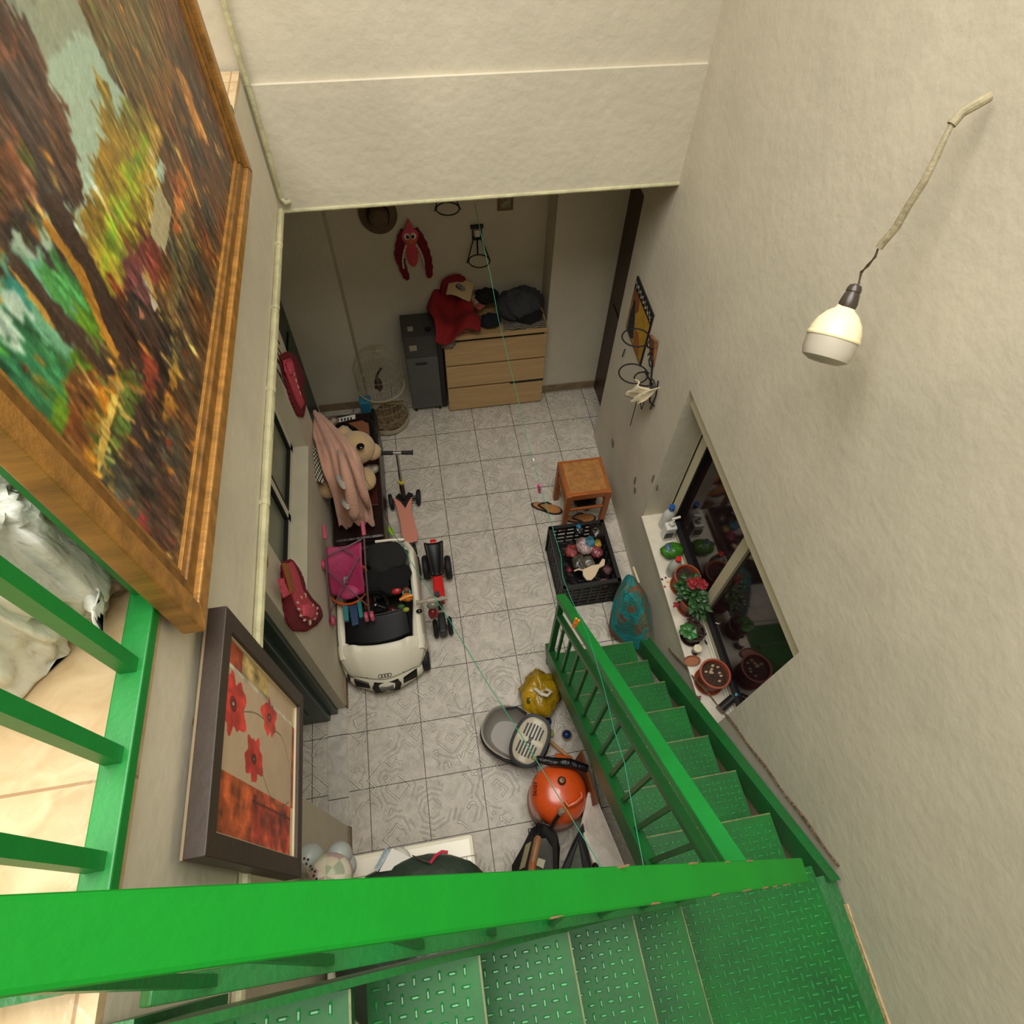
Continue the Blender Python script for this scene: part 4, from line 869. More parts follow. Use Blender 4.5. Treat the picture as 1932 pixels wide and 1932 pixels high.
for k,(ins,zz) in enumerate(((0,None),(-.030,.135),(-.048,.10),(-.050,.065),(-.03,.045))):
    row=[]
    for p in E_:
        dx=p[0]-cx; dy=p[1]+1.86; l=math.hypot(dx,dy); row.append((p[0]-dx/l*ins*(.25 if ins<0 else 1),p[1]-dy/l*ins,p[2] if zz is None else min(zz,p[2]-.01)))
    rows.append(row)
m_n=len(E_); b.add([p for r_ in rows for p in r_],[(k*m_n+i,k*m_n+i+1,(k+1)*m_n+i+1,(k+1)*m_n+i) for k in range(4) for i in range(m_n-1)]); b.build('front_bumper',CW_,car,smooth=True,angle=9)
def sill(s):
    def f(u,v):
        y=-1.93+.73*v; w_=.050+.030*max(0,1-v*2.6); hw=.268 if v<.9 else .268-.3*(v-.9)
        prof=[(0,.05),(.004,.16),(-.002,.27),(-.012,.315),(-.032,.325),(-w_,.31),(-w_-.004,.2)]
        q=u*(len(prof)-1); i=min(int(q),len(prof)-2); t=q-i; a=prof[i][0]*(1-t)+prof[i+1][0]*t; z=prof[i][1]*(1-t)+prof[i+1][1]*t
        zt=1+.22*math.exp(-((v-.80)/.18)**2)-.20*max(0,1-v*4.5)
        return (cx+s*(hw+a),y,z*zt if z>.1 else z)
    return f
for s in (-1,1): MB().grid(sill(s),18,30).build('body_side',CW_,car,smooth=True,angle=9)
MB().bb((cx-.25,-1.9,.05),(cx+.25,-1.21,.12)).build('floor_pan',BLACK,car)
def deck(u,v):
    s=2*u-1; return (cx+s*.25,-1.25+.06*v-.02*s*s,.36-.10*v*v-.04*abs(s)**4)
MB().grid(deck,20,8).build('rear_deck',CW_,car,smooth=True,solid=.008,angle=9)
b=MB().tube([(0.176,-1.243,0.46),(0.269,-1.251,0.47),(0.36,-1.255,0.46)],.009,8); b.build('rear_spoiler',CW_,car,smooth=True)
def wind(u,v):
    s=2*u-1; hw=.203-.012*v; y=-1.885+.045*s*s+(.165-.02*s*s)*v; z=.303-.012*abs(s)**4+.075*v; return (cx-.01+s*hw,y,z)
MB().grid(wind,30,10).build('windscreen',mat('tinted_screen_plastic',(8,8,9),.45,spec=.25),car,smooth=True,solid=.006,angle=9)
b=MB().tube([wind(i/20,1) for i in range(21)],.005,6); b.build('windscreen_edge',mat('dark_grey_trim',(62,60,58),.3),car,smooth=True)
def seat(u,v):
    s=2*u-1; 
    if v<.5: y=-1.60+.33*v*2; z=.17-.02*math.cos(s*PI/2)
    else: y=-1.27+.03*(v-.5)*2; z=.17+.24*(v-.5)*2
    return (cx-.02+s*(.17-.02*v),y,z+.02*abs(s)**3)
MB().grid(seat,14,20).build('seat',CB2,car,smooth=True,solid=.03,angle=9)
qb('grey_cushion',mat('dark_grey_felt',(74,72,66),.9),[(0.33,-1.293,0.38),(0.399,-1.304,0.38),(0.372,-1.419,0.38),(0.317,-1.419,0.38)],0,car,.05)
def whl(x,y,r=.085,w_=.05): 
    o=MB().lathe([(.03,-w_/2),(r-.01,-w_/2),(r,-w_/2+.01),(r,w_/2-.01),(r-.01,w_/2),(.03,w_/2)],(x,y,r),(1,0,0),n=28).build('wheel',RUBBER,car,smooth=True); 
    MB().lathe([(.0,w_/2+.004),(.03,w_/2+.004),(.045,w_/2-.002)],(x,y,r),(1 if x>cx else -1,0,0),n=10).build('hub_cap',mat('grey_hub',(96,94,90),.4),o)
for x in (cx-.215,cx+.25):
    for y in (-1.93,-1.27): whl(x,y)
b=MB().ring((cx-.01,-1.66,.40),.075,.010,nrm=(0,-.6,1),n=30); b.build('steering_wheel',CB,car,smooth=True)
b=MB(); 
for a in (0,2.1,4.2): b.tube([(cx-.01,-1.66,.40),(cx-.01+.07*math.cos(a+PI/2),-1.66+.058*math.sin(a+PI/2),.40+.035*math.sin(a+PI/2))],.009,6)
b.ell((cx-.01,-1.66,.405),(.025,.022,.012)); b.build('steering_hub',CB,car)
MB().ell((0.406,-1.72,0.34),(.020,.014,.014)).build('wing_mirror',CB,car,smooth=True)
# grille, lamps, badge, plate
def onfront(s,z,o=.004):   # point on the bumper face
    x=cx+s*.205; yf=y0+.062*abs(s)**1.5; return Vector((x*1.0,yf-.058*min(1,max(0,(.175-z)/.085))**.8-o,z))
def fpoly(name,m,pts,par,th=.004):
    P=[onfront(a,z,.006) for a,z in pts]; Q=[p+Vector((0,.012,0)) for p in P]; n=len(P)
    return MB().add([*P,*Q],[tuple(range(n))[::-1],tuple(range(n,2*n))]+[(i,(i+1)%n,n+(i+1)%n,n+i) for i in range(n)]).build(name,m,par)
def hpoly(name,m,pts,par,h=.004):  # follows the bonnet surface; pts in (u,v)
    P=[Vector(hood(a,c))+Vector((0,-.002,h)) for a,c in pts]; Q=[p-Vector((0,0,h+.004)) for p in P]; n=len(P)
    return MB().add([*P,*Q],[tuple(range(n)),tuple(range(n,2*n))[::-1]]+[(i,(i+1)%n,n+(i+1)%n,n+i) for i in range(n)]).build(name,m,par)
grl=fpoly('grille',CB,[(-.36,.150),(.36,.150),(.44,.118),(.36,.085),(-.36,.085),(-.44,.118)],car)
for s in (-1,1):
    fpoly('headlamp',CB,[(s*.95,.155),(s*.52,.143),(s*.50,.118),(s*.93,.112)],car)
    q_=[(.5+s*.46,.26),(.5+s*.455,.10),(.5+s*.27,.012),(.5+s*.25,.03)]; hpoly('lamp_eyelid',CB,q_ if s>0 else q_,car)
pl_=fpoly('number_plate',mat('grey_plate',(120,120,112),.4,col2=(50,50,48),vs=70),[(-.20,.128),(.20,.128),(.20,.108),(-.20,.108)],grl)
for o_ in (pl_,): 
    for v_ in o_.data.vertices: v_.co.y-=.004
em=MB(); c0=Vector(hood(.5,.05)); 
for i in range(4): em.ring((cx+(i-1.5)*.0185,c0.y+.006,c0.z+.016),.0125,.0022,nrm=(0,-.75,.66),n=20,k=5)
em.build('four_ring_badge',mat('chrome_badge',(150,146,138),.2,metal=.9),car,smooth=True)
# things thrown in the car
cloth('black_coat','black coat heaped over the seat of the toy car','coat',mat('deep_black_cloth',(9,9,9),.95,bump=.4,bs=25),(0.22,-1.503,0.4),(.17,.12,.07),31,amp=.3)
cloth('dark_grey_coat','dark grey coat lying on the back of the toy car seat','coat',mat('dark_grey_cloth',(30,29,28),.95,bump=.4,bs=25),(0.234,-1.352,0.44),(.13,.11,.05),33,amp=.3)
for px,r,col,nm,lab in (((748,1115),.03,(170,30,34),'red_toy','small red plastic toy in the toy car'),((768,1127),.035,(206,110,30),'toy_figure','orange and yellow toy figure in the toy car'),((757,1144),.022,(50,92,44),'green_toy','green toy piece behind the toy car windscreen'),((766,1150),.02,(150,150,40),'yellow_green_toy','yellow-green toy piece behind the toy car windscreen'),((740,1152),.035,(70,22,18),'maroon_toy','dark maroon toy lying low behind the toy car windscreen')):
    zz=.40; p={(748,1115):(0.283,-1.598,0.42),(768,1127):(0.345,-1.652,0.42),(757,1144):(0.3,-1.684,0.37),(766,1150):(0.328,-1.71,0.37),(740,1152):(0.239,-1.685,0.33)}[px]
    t=thing(nm,lab,'toy',p); MB().ell(p,(r*1.1,r*.8,r*.7),n=16,m=10,amp=.25,seed=px[0]).build('toy_body',mat(nm+'_plastic',col,.4),t,smooth=True,angle=9)
    if nm=='toy_figure':
        MB().ell(Vector(p)+Vector((.0,.045,.01)),(.022,.02,.02)).build('toy_head',mat('toy_brown_head',(110,62,40),.5),t,smooth=True); MB().ring(Vector(p)+Vector((0,.026,.015)),.022,.006,n=18).build('toy_collar',mat('toy_cyan',(60,150,156),.4),t,smooth=True)
        MB().tube([Vector(p)+Vector((-.045,-.02,.02)),Vector(p)+Vector((.0,-.01,.03)),Vector(p)+Vector((.035,-.005,.03))],.009,8).build('toy_arm',mat('toy_yellow',(222,150,50),.4),t,smooth=True)
# ---- ride-on trike
tr=thing('ride_on_trike','red and black ride-on toy bike with beige handlebar beside the white toy car','ride-on toy',(.535,-1.47,0))
TR=mat('bright_red_plastic',(196,24,20),.35); HB=mat('beige_grey_plastic',(158,146,128),.4)
def twh(x,y,r,w_,nm): MB().lathe([(.02,-w_/2),(r-.012,-w_/2),(r,-w_/2+.014),(r,w_/2-.014),(r-.012,w_/2),(.02,w_/2)],(x,y,r),(1,0,0),n=28).build(nm,RUBBER,tr,smooth=True)
twh(.468,-1.275,.085,.045,'rear_wheel'); twh(.622,-1.30,.085,.045,'rear_wheel'); twh(.487,-1.735,.065,.03,'front_wheel'); twh(.585,-1.73,.065,.03,'front_wheel')
b=MB().tube([(.468,-1.285,.085),(.622,-1.30,.085)],.012,8); b.tube([(.487,-1.735,.065),(.585,-1.73,.065)],.01,8); b.build('axle',BLACK,tr)
def f(u,v):
    s=2*u-1; y=-1.20-.235*v; hw=.062*(1-.45*v); return (.543+s*hw-.0*v,y,.235+.02*s*s+.035*(1-v)**3+.0)
MB().grid(f,14,14).build('seat',BLACK,tr,smooth=True,solid=.02,angle=9)
MB().hexa([(.515,-1.18,.12),(.575,-1.18,.12),(.572,-1.60,.12),(.505,-1.60,.12),(.515,-1.18,.22),(.575,-1.18,.22),(.578,-1.60,.235),(.505,-1.60,.235)]).build('body_shell',TR,tr,bevel=.012)
MB().bb((.522,-1.195,.23),(.562,-1.165,.27)).build('rear_grip',TR,tr,bevel=.005)
b=MB().tube([(.535,-1.62,.13),(.530,-1.64,.39)],.017,10); b.build('steering_stem',BLACK,tr)
hA=Vector((0.395,-1.688,0.4)); hB=Vector((0.591,-1.686,0.4)); b=MB().tube([hA,hB],.013,10); b.tube([hA.lerp(hB,.36),hA.lerp(hB,.66)],.021,12); b.tube([hA,hA.lerp(hB,.03)],.017,10); b.tube([hB,hB.lerp(hA,.03)],.017,10); b.build('handlebar',HB,tr,smooth=True)
MB().ell((0.494,-1.71,0.375),(.038,.024,.028)).build('headlamp',mat('greenish_grey_lamp',(112,116,98),.25),tr,smooth=True)
MB().ell((0.489,-1.73,0.3),(.032,.035,.05)).build('front_mudguard',mat('dark_red_plastic',(112,20,20),.4),tr,smooth=True)
MB().bb((.51,-1.80,.05),(.56,-1.66,.15)).build('fork',BLACK,tr,bevel=.01)
# small things here
o=MB().ell((0.252,-0.973,0.14),(.018,.042,.010),rot=(0,0,.35)).build('green_clip',mat('lime_plastic',(150,186,52),.35),None,smooth=True); tag(o,'lime green plastic clip hanging at the end of the black cord','clip')
o=MB().bb((0.229,-0.911,0),Vector((0.336,-0.843,0))+Vector((0,0,.012))).build('notebook',mat('grey_white_cover',(170,164,150),.5),None); tag(o,'pale flat booklet on the tiles between bench and pink scooter deck','booklet')
# wall ornaments on the left
o=MB().ell((-.112,-2.03,1.80),(.008,.07,.13),n=8,m=10).build('wooden_wall_plaque',mat('orange_brown_wood',(152,88,40),.4,var=.2,vs=10),None,smooth=True); tag(o,'small brown wooden plaque on the left wall, half behind the cream conduit','plaque')
wd=thing('dried_branch_ornament','bunch of black wires and stems hanging on the left wall beside the far green door','wall ornament',(-.11,-.8,1.9))
for i in range(9):
    a=rnd.random(); y=-.80-.2*i/9; z=2.10-.02*i
    MB().tube([(-.108,y,z),(-.09-.02*a,y+.02*(a-.5),z-.15),(-.075-.02*a,y-.05*(a-.5),z-.30-.12*a)],.0028,5).build('wire_stem',IRON,wd)
# slim white power strip by the green door
MB().tube([(-.16,-2.20,1.5),(-.2,-2.21,1.0)],.002,4)
# ================================================================ along the right wall
PINE=mat('orange_pine',(168,92,38),.4,var=.15,vs=6,stretch=(1,1,6)); CORK=mat('cork_seat',(178,120,58),.7,var=.22,vs=20,bump=.2,bs=60)
sb=thing('wooden_stool','square pine stool with a cork seat against the right wall','stool',(1.655,-.92,0))
X0,X1,Ya,Yb=1.49,1.815,-1.085,-.765
for x in (X0+.02,X1-.02):
    for y in (Ya+.02,Yb-.02): MB().bb((x-.019,y-.019,0),(x+.019,y+.019,.445)).build('leg',PINE,sb,bevel=.004)
b=MB()
for q in (((X0+.03,Ya+.005,.39),(X1-.03,Ya+.03,.448)),((X0+.03,Yb-.03,.39),(X1-.03,Yb-.005,.448)),((X0+.005,Ya+.03,.39),(X0+.03,Yb-.03,.448)),((X1-.03,Ya+.03,.39),(X1-.005,Yb-.03,.448))): MB().bb(*q).build('apron_rail',PINE,sb,bevel=.003)
for q in (((X0+.03,Ya+.012,.24),(X1-.03,Ya+.03,.265)),((X0+.012,Ya+.03,.28),(X0+.03,Yb-.03,.305)),((X1-.03,Ya+.03,.28),(X1-.012,Yb-.03,.305)),((X0+.03,Yb-.03,.24),(X1-.03,Yb-.012,.265))): MB().bb(*q).build('stretcher',PINE,sb,bevel=.003)
MB().bb((X0+.028,Ya+.028,.44),(X1-.028,Yb-.028,.452)).build('seat',CORK,sb,bevel=.002)
# flip-flops
SOLE=mat('tan_footbed',(176,116,62),.7,var=.15,vs=20); 
def flop(c,ang,lab,k=1.0):
    t=thing('flip_flop',lab,'flip-flop',(c[0],c[1],0),'flip-flops by the pine stool'); L=.125*k; ca,sa=math.cos(ang),math.sin(ang)
    def P(a,b_,z): return (c[0]+a*ca-b_*sa,c[1]+a*sa+b_*ca,z)
    out=[]; 
    for i in range(28):
        th=2*PI*i/28; a=L*math.cos(th); w_=.043*k*(1+.18*math.cos(th)) if True else 0; out.append((a,w_*math.sin(th)*(1-.18*math.exp(-((a/L+.15)/.3)**2))))
    for nm,m,s,z0,z1 in (('outsole',RUBBER,1.0,.0,.014),('footbed',SOLE,.88,.014,.018)):
        n=len(out); MB().add([P(a*s,b_*s,z0) for a,b_ in out]+[P(a*s,b_*s,z1) for a,b_ in out],[tuple(range(n))[::-1],tuple(range(n,2*n))]+[(i,(i+1)%n,n+(i+1)%n,n+i) for i in range(n)]).build(nm,m,t)
    b=MB()
    for s in (-1,1): b.tube([P(-.55*L,0,.018),P(-.35*L,s*.018,.034),P(-.05*L,s*.036,.034),P(.2*L,s*.042,.012)],.006,7)
    b.build('strap',BLACK,t,smooth=True)
flop((1.425,-.865),-.45,'tan flip-flop with black strap sticking out to the left of the pine stool')
flop((1.66,-1.00),-.1,'tan flip-flop lying under the pine stool',.95)
cloth('black_footwear','black crumpled footwear under the pine stool','shoe',mat('black_suede',(22,20,20),.9,bump=.3,bs=30),(1.72,-.86,.07),(.08,.10,.07),12,amp=.4,flat=.0)
# crate
cr=thing('plastic_crate','black slatted plastic crate full of wrapped toys beside the stool','crate',(1.53,-1.46,0))
CX0,CX1,CY0,CY1,CZ=1.345,1.735,-1.70,-1.215,.31
b=MB().bb((CX0,CY0,0),(CX1,CY1,.012))
b.build('crate_floor',BLACK,cr)
def wallpanel(a,c,nm='crate_side'):
    a=Vector(a);c=Vector(c); b=MB(); d=(c-a); L=d.length
    for z in (.03,.08,.13,.18,.23): b.bar(a+Vector((0,0,z)),c+Vector((0,0,z)),.008,.022)
    n=int(L/.06)
    for i in range(n+1): p=a+d*i/n; b.bar(p+Vector((0,0,.0)),p+Vector((0,0,.29)),.011,.012)
    b.bar(a+Vector((0,0,.295)),c+Vector((0,0,.295)),.026,.03); b.build(nm,BLACK,cr)
wallpanel((CX0+.01,CY0,0),(CX0+.01,CY1,0)); wallpanel((CX1-.01,CY0,0),(CX1-.01,CY1,0)); wallpanel((CX0,CY0+.01,0),(CX1,CY0+.01,0)); wallpanel((CX0,CY1-.01,0),(CX1,CY1-.01,0))
MB().bb((CX0+.02,CY0+.02,.03),(CX1-.02,CY1-.02,.10)).build('dark_lining',mat('black_bin_liner',(14,13,13),.35,bump=.8,bs=14),cr)
items=[((1500-0)*0,)]
CI=[((1.474,-1.392,0.24),.045,(176,74,66),'red_wrapped_toy','red and cream wrapped sweet box near the left side of the crate'),((1.566,-1.381,0.27),.062,(196,166,160),'pink_doll_bag','pale pink and silver plastic-wrapped doll in the middle of the crate'),((1.603,-1.371,0.3),.035,(70,150,176),'light_blue_card','light blue folded card on the toys in the crate'),((1.659,-1.38,0.28),.028,(196,160,50),'yellow_toy','small yellow toy in the crate'),((1.638,-1.443,0.27),.042,(166,70,82),'magenta_wrapper','dark pink shiny wrapper in the crate'),((1.511,-1.49,0.24),.055,(96,90,76),'clear_wrapper','crinkled clear film bundle in the lower left of the crate'),((1.57,-1.491,0.24),.045,(120,112,96),'silver_wrapper','silvery crinkled film strip in the crate'),((1.554,-1.255,0.28),.04,(24,22,22),'black_bag_scrap','black shiny plastic scrap at the far end of the crate'),((1.667,-1.294,0.3),.06,(34,30,28),'black_film_bag','smoky black film bag over the far right corner of the crate'),((1.436,-1.511,0.2),.02,(120,26,34),'red_bead','small dark red toy in the lower left corner of the crate'),((1.553,-1.243,0.31),.016,(40,140,186),'blue_peg','tiny bright blue clip on black plastic in the crate'),((1.675,-1.581,0.26),.03,(110,60,66),'patterned_trim','pink speckled cloth edge along the right side of the crate'),((1.637,-1.665,0.24),.03,(140,96,96),'pink_scrap','pink and cream scrap at the near right corner of the crate')]
for p,r,col,nm,lab in CI:
    film=nm in('clear_wrapper','silver_wrapper','pink_doll_bag','black_film_bag','black_bag_scrap','magenta_wrapper')
    m=mat(nm+'_film',col,.12 if film else .5,bump=1 if film else .3,bs=22,col2=tuple(int(a*.45) for a in col),vs=26,coat=.5 if film else 0)
    o=MB().ell(p,(r,r*1.15,r*.6),n=20,m=12,amp=.45,fr=3.5,seed=int(p[0]*1000)).build(nm,m,None,smooth=True,angle=9); tag(o,lab,'toy')
glv=thing('cream_mitten','cream cloth glove lying over the near edge of the crate contents','glove',(1.565,-1.597,0.3))
gm=mat('cream_cotton',(206,182,150),.9,bump=.2,bs=40)
g_=[Vector(q) for q in [(1.5,-1.576,0.31),(1.571,-1.555,0.31),(1.619,-1.554,0.31),(1.654,-1.515,0.31),(1.67,-1.526,0.31),(1.655,-1.568,0.31),(1.615,-1.582,0.31),(1.576,-1.636,0.31),(1.541,-1.662,0.31),(1.51,-1.657,0.31),(1.494,-1.619,0.31)]]
n=len(g_); MB().add([*g_,*[q-Vector((0,0,.018)) for q in g_]],[tuple(range(n)),tuple(range(n,2*n))[::-1]]+[(i,(i+1)%n,n+(i+1)%n,n+i) for i in range(n)]).build('palm',gm,glv,bevel=.005)
MB().tube([(1.444,-1.574,0.3),(1.478,-1.567,0.3),(1.504,-1.579,0.3)],.006,6).build('finger',gm,glv)
# sticks by the wall
for a,c,lab in (((1.744,-1.214,0.28),(1.723,-1.702,0.3),'thin pale wooden stick along the wall behind the crate'),((1.804,-1.668,0.42),(1.809,-1.785,0.42),'short pale stick end poking out above the teal towel')):
    o=MB().tube([a,c],.007,8).build('wooden_stick',mat('pale_stick',(206,190,150),.6),None); tag(o,lab,'stick')
# teal towel over a bin
tw=thing('draped_towel','teal and brown towel draped over a bin at the foot of the stairs','towel',(1.74,-1.92,0))
TOP=Vector((1.709,-1.864,0.46)); TOP=Vector((TOP.x,TOP.y,.46))
outl=[(1.654,-1.815,0.34),(1.626,-1.887,0.22),(1.618,-1.966,0.1),(1.69,-2.018,0.06),(1.773,-2.11,0.1),(1.805,-2.1,0.2),(1.842,-2.051,0.26),(1.854,-1.904,0.34),(1.834,-1.799,0.38),(1.799,-1.724,0.38),(1.776,-1.682,0.36),(1.713,-1.739,0.36)]
OL=[Vector(q) for q in outl]; OL=[Vector((min(q.x,rwx(q.y)-.01),q.y,q.z)) for q in OL]
def towelcol(U,Vv):
    col=np.zeros(U.shape+(3,)); col[:]=(24,128,128)
    n=fbm(U*5+np.sin(Vv*4),Vv*6,5,3); n2=fbm(U*7+9,Vv*5,8,3)
    col[n>.50]=(110,78,54); col[(n2>.56)]=(40,106,96); col[(n2<.34)]=(92,104,82); col*= (1+.2*(fbm(U*60,Vv*60,3)-.5))[...,None]; return col
def towpos(a,c):
    q=a*len(OL); i=int(q)%len(OL); f=q-int(q); A=OL[i-1];B=OL[i];Cc=OL[(i+1)%len(OL)];D=OL[(i+2)%len(OL)]
    e=.5*((2*B)+(Cc-A)*f+(2*A-5*B+4*Cc-D)*f*f+(3*B-A-3*Cc+D)*f**3)
    p=TOP.lerp(e,c); bul=.07*math.sin(PI*c)*(1)+.010*math.sin(a*44)*c; return (min(p.x,1.86),p.y,p.z+bul)
b=painted(None,0,1,0,1,96,30,towpos,towelcol); b.build('towel',vmat('teal_towel',.97,bump=.5,bs=80),tw,smooth=True,angle=9)
MB().lathe([(.06,.0),(.07,.22),(.065,.22),(.055,.02)],(1.73,-1.88,0),n=20,cap1=False).build('bin',mat('dark_grey_bin',(56,54,50),.5),tw)
# ---- wrought iron pot holder with ornament and hanging cloth
ih=thing('wrought_iron_pot_holder','black wrought-iron pot holder with rings and scrolls on the right wall','plant holder',(1.92,-.98,1.45))
def sp(y,z,r0,turn,s=1,off=.02):
    return [(rwx(y)-off,y+s*(r0*(1-i/26*.85))*math.cos(turn*i/26*2*PI),z+(r0*(1-i/26*.85))*math.sin(turn*i/26*2*PI)) for i in range(27)]
for y,z,s in ((-.90,1.47,1),(-1.01,1.38,-1)): MB().tube(sp(y,z,.05,1.4,s),.004,6).build('scroll',IRON,ih,smooth=True)
MB().tube([(rwx(-.9)-.015,-.86,1.60),(rwx(-.9)-.012,-.90,1.50),(rwx(-.9)-.012,-.96,1.36),(rwx(-1)-.012,-1.02,1.26),(rwx(-1)-.015,-1.09,1.30)],.005,6).build('back_bar',IRON,ih,smooth=True)
MB().tube([(rwx(-1)-.015,-1.05,1.46),(rwx(-1)-.012,-1.07,1.36),(rwx(-1)-.015,-1.06,1.24)],.004,6).build('side_bar',IRON,ih,smooth=True)
for c,R_,lab in (((1.815,-0.859,1.62),.078,1),((1.836,-0.896,1.38),.085,2),((1.899,-0.929,1.36),.06,3)):
    MB().ring(c,R_,.0045,n=32,ry=R_*.95).build('pot_ring',IRON,ih,smooth=True)
MB().tube([(1.871,-0.892,1.6),(1.879,-0.901,1.58),(rwx(-.9)-.01,-.90,1.55)],.005,6).build('arm',IRON,ih)
MB().tube([(1.908,-0.885,1.38),(rwx(-1)-.01,-.98,1.37)],.005,6).build('arm',IRON,ih)
MB().tube([(rwx(-1)-.03,-1.0,1.34),(rwx(-1)-.05,-1.02,1.2),(1.88,-0.939,1.264),(1.89,-0.928,1.112),(1.911,-0.888,0.9)],.003,5).build('chain',IRON,ih)
o=MB().hexa([(1.915,-.80,1.58),(1.935,-.84,1.45),(1.93,-.93,1.46),(1.91,-.905,1.62)]+[(1.935,-.80,1.58),(1.945,-.84,1.45),(1.94,-.93,1.46),(1.93,-.905,1.62)]).build('carved_wood_plaque',mat('carved_brown_wood',(152,98,56),.6,var=.35,vs=18,bump=.5,bs=30),None,bevel=.004); tag(o,'small carved brown wooden plaque beside the poster on the right wall','plaque')
def f(u,v):
    P0=Vector((1.819,-0.957,1.395)); P1=Vector((1.904,-1.111,1.484)); Q0=Vector((1.81,-0.939,1.252)); Q1=Vector((1.835,-1.075,1.304))
    p=P0.lerp(P1,u).lerp(Q0.lerp(Q1,u),v); dip=-.05*math.sin(PI*u)*(1-v); return p+Vector((.018*math.sin(u*13+v*4),0,dip+.012*math.sin(v*9+u*5)))
drape(f,mat('off_white_cotton',(214,200,170),.9,bump=.3,bs=40),'hanging_cloth','off-white rag hanging from the wrought-iron pot holder','cloth',24,16,.004)
o=MB().tube([(1.939,-0.474,1.177),(1.94,-0.458,1.099)],.004,6).build('wall_nail',IRON,None); tag(o,'small dark nail in the right wall left of the pot holder','nail')
CH=mat('bare_cement_chip',(118,110,92),.95)
for i,p in enumerate(((1.948,-0.6,0.404),(1.932,-1.129,0.613),(1.93,-1.17,0.56),(1.925,-1.339,0.919),(1.922,-1.42,0.937),(1.947,-0.635,0.403))):
    b=MB().ell(p,(.003,.012+.004*(i%3),.03+.01*(i%2)),n=9,m=6,amp=.6,seed=i); struct(b.build('trim_%d'%(10+i),CH))
# ---- bulb lamp
bl=thing('hanging_bulb','large white LED bulb hanging from a taped cable on the right wall','lamp',(1.85,-2.1,3.33))
TAPE=mat('aged_cable_tape',(168,156,124),.7,var=.2,vs=20,bump=.3,bs=40); WIRE=mat('twisted_wire',(96,88,74),.4,metal=.4)
cb=[(1.885,-2.13,3.358),(1.86,-2.137,3.35),(1.84,-2.13,3.33),(1.825,-2.137,3.309),(1.815,-2.151,3.287),(1.81,-2.163,3.25),(1.8,-2.178,3.205),(1.795,-2.179,3.147),(1.79,-2.185,3.099),(1.785,-2.178,3.06),(1.78,-2.18,3.043)]
MB().tube(cb[:4],.0105,10).build('thick_tape_wrap',TAPE,bl,smooth=True)
MB().tube(cb[3:],[.006,.0065,.0075,.0085,.0085,.0095,.0100,.0095],10).build('taped_cable',TAPE,bl,smooth=True)
b=MB(); wr=[(1.78,-2.178,3.042),(1.78,-2.186,3.022),(1.78,-2.174,2.991),(1.78,-2.171,2.965),(1.78,-2.18,2.94)]
b.tube(wr,.0022,6); b.tube([Vector(p)+Vector((0,.006*math.sin(i*2.5),.0)) for i,p in enumerate(wr)],.0022,6); b.build('bare_wires',WIRE,bl)
S0=Vector((1.775,-2.18,2.938)); S1=Vector((1.755,-2.209,2.893)); E1=Vector((1.7,-2.295,2.779)); ax=(E1-S1).normalized()
b=MB().lathe([(.008,0),(.015,.004),(.0185,.012),(.019,.02),(.0175,.022),(.020,.028),(.024,.05),(.022,.062)],S0,ax,n=24); b.build('lamp_socket',mat('dark_bakelite',(58,48,40),.3),bl,smooth=True)
L=(E1-S1).length
b=MB().lathe([(.022,0),(.026,L*.06),(.042,L*.14),(.058,L*.28),(.066,L*.42),(.068,L*.52)],S1,ax,n=40,cap1=False); b.build('bulb_body',mat('cream_bulb_plastic',(232,220,180),.3),bl,smooth=True)
b=MB().lathe([(.069,L*.51),(.0705,L*.53),(.0705,L*.56),(.069,L*.58)],S1,ax,n=40); b.build('bulb_collar',mat('glossy_cream_band',(236,222,176),.15),bl,smooth=True)
b=MB().lathe([(.067,L*.57),(.066,L*.80),(.060,L*.92),(.040,L*.99),(.0,L*1.01)],S1,ax,n=40,cap0=False); b.build('bulb_diffuser',mat('unlit_diffuser',(176,168,152),.35),bl,smooth=True)
# ---- window sill
TERRA=mat('terracotta_plastic',(158,74,44),.55,var=.1); SOIL=mat('dark_potting_soil',(38,24,18),.95,bump=1,bs=60,col2=(70,46,32),vs=60)
SZ=.565
def pot(c,r,h,lab,soil=True,name='plant_pot',m=None,fill=.9):
    t=thing(name,lab,'plant pot',(c[0],c[1],SZ)); m=m or TERRA
    MB().lathe([(r*.72,0),(r*.93,h*.82),(r*1.0,h*.84),(r*1.02,h),(r*.90,h),(r*.86,h*.8)],(c[0],c[1],SZ),n=32,cap1=False).build('pot_wall',m,t,smooth=True)
    if soil: MB().lathe([(0,0),(r*.5,.004),(r*.84,0)],(c[0],c[1],SZ+h*fill-.01),n=20).build('soil',SOIL,t)
    MB().lathe([(r*.8,0),(r*.98,.018),(r*.94,.018),(r*.75,.004)],(c[0],c[1],SZ-.0),n=28).build('saucer',m,t,smooth=True)
    return t
LEAF=mat('green_leaf',(40,86,30),.45,var=.3,vs=20); FLW=mat('red_petals',(150,26,30),.6,var=.2,vs=30)
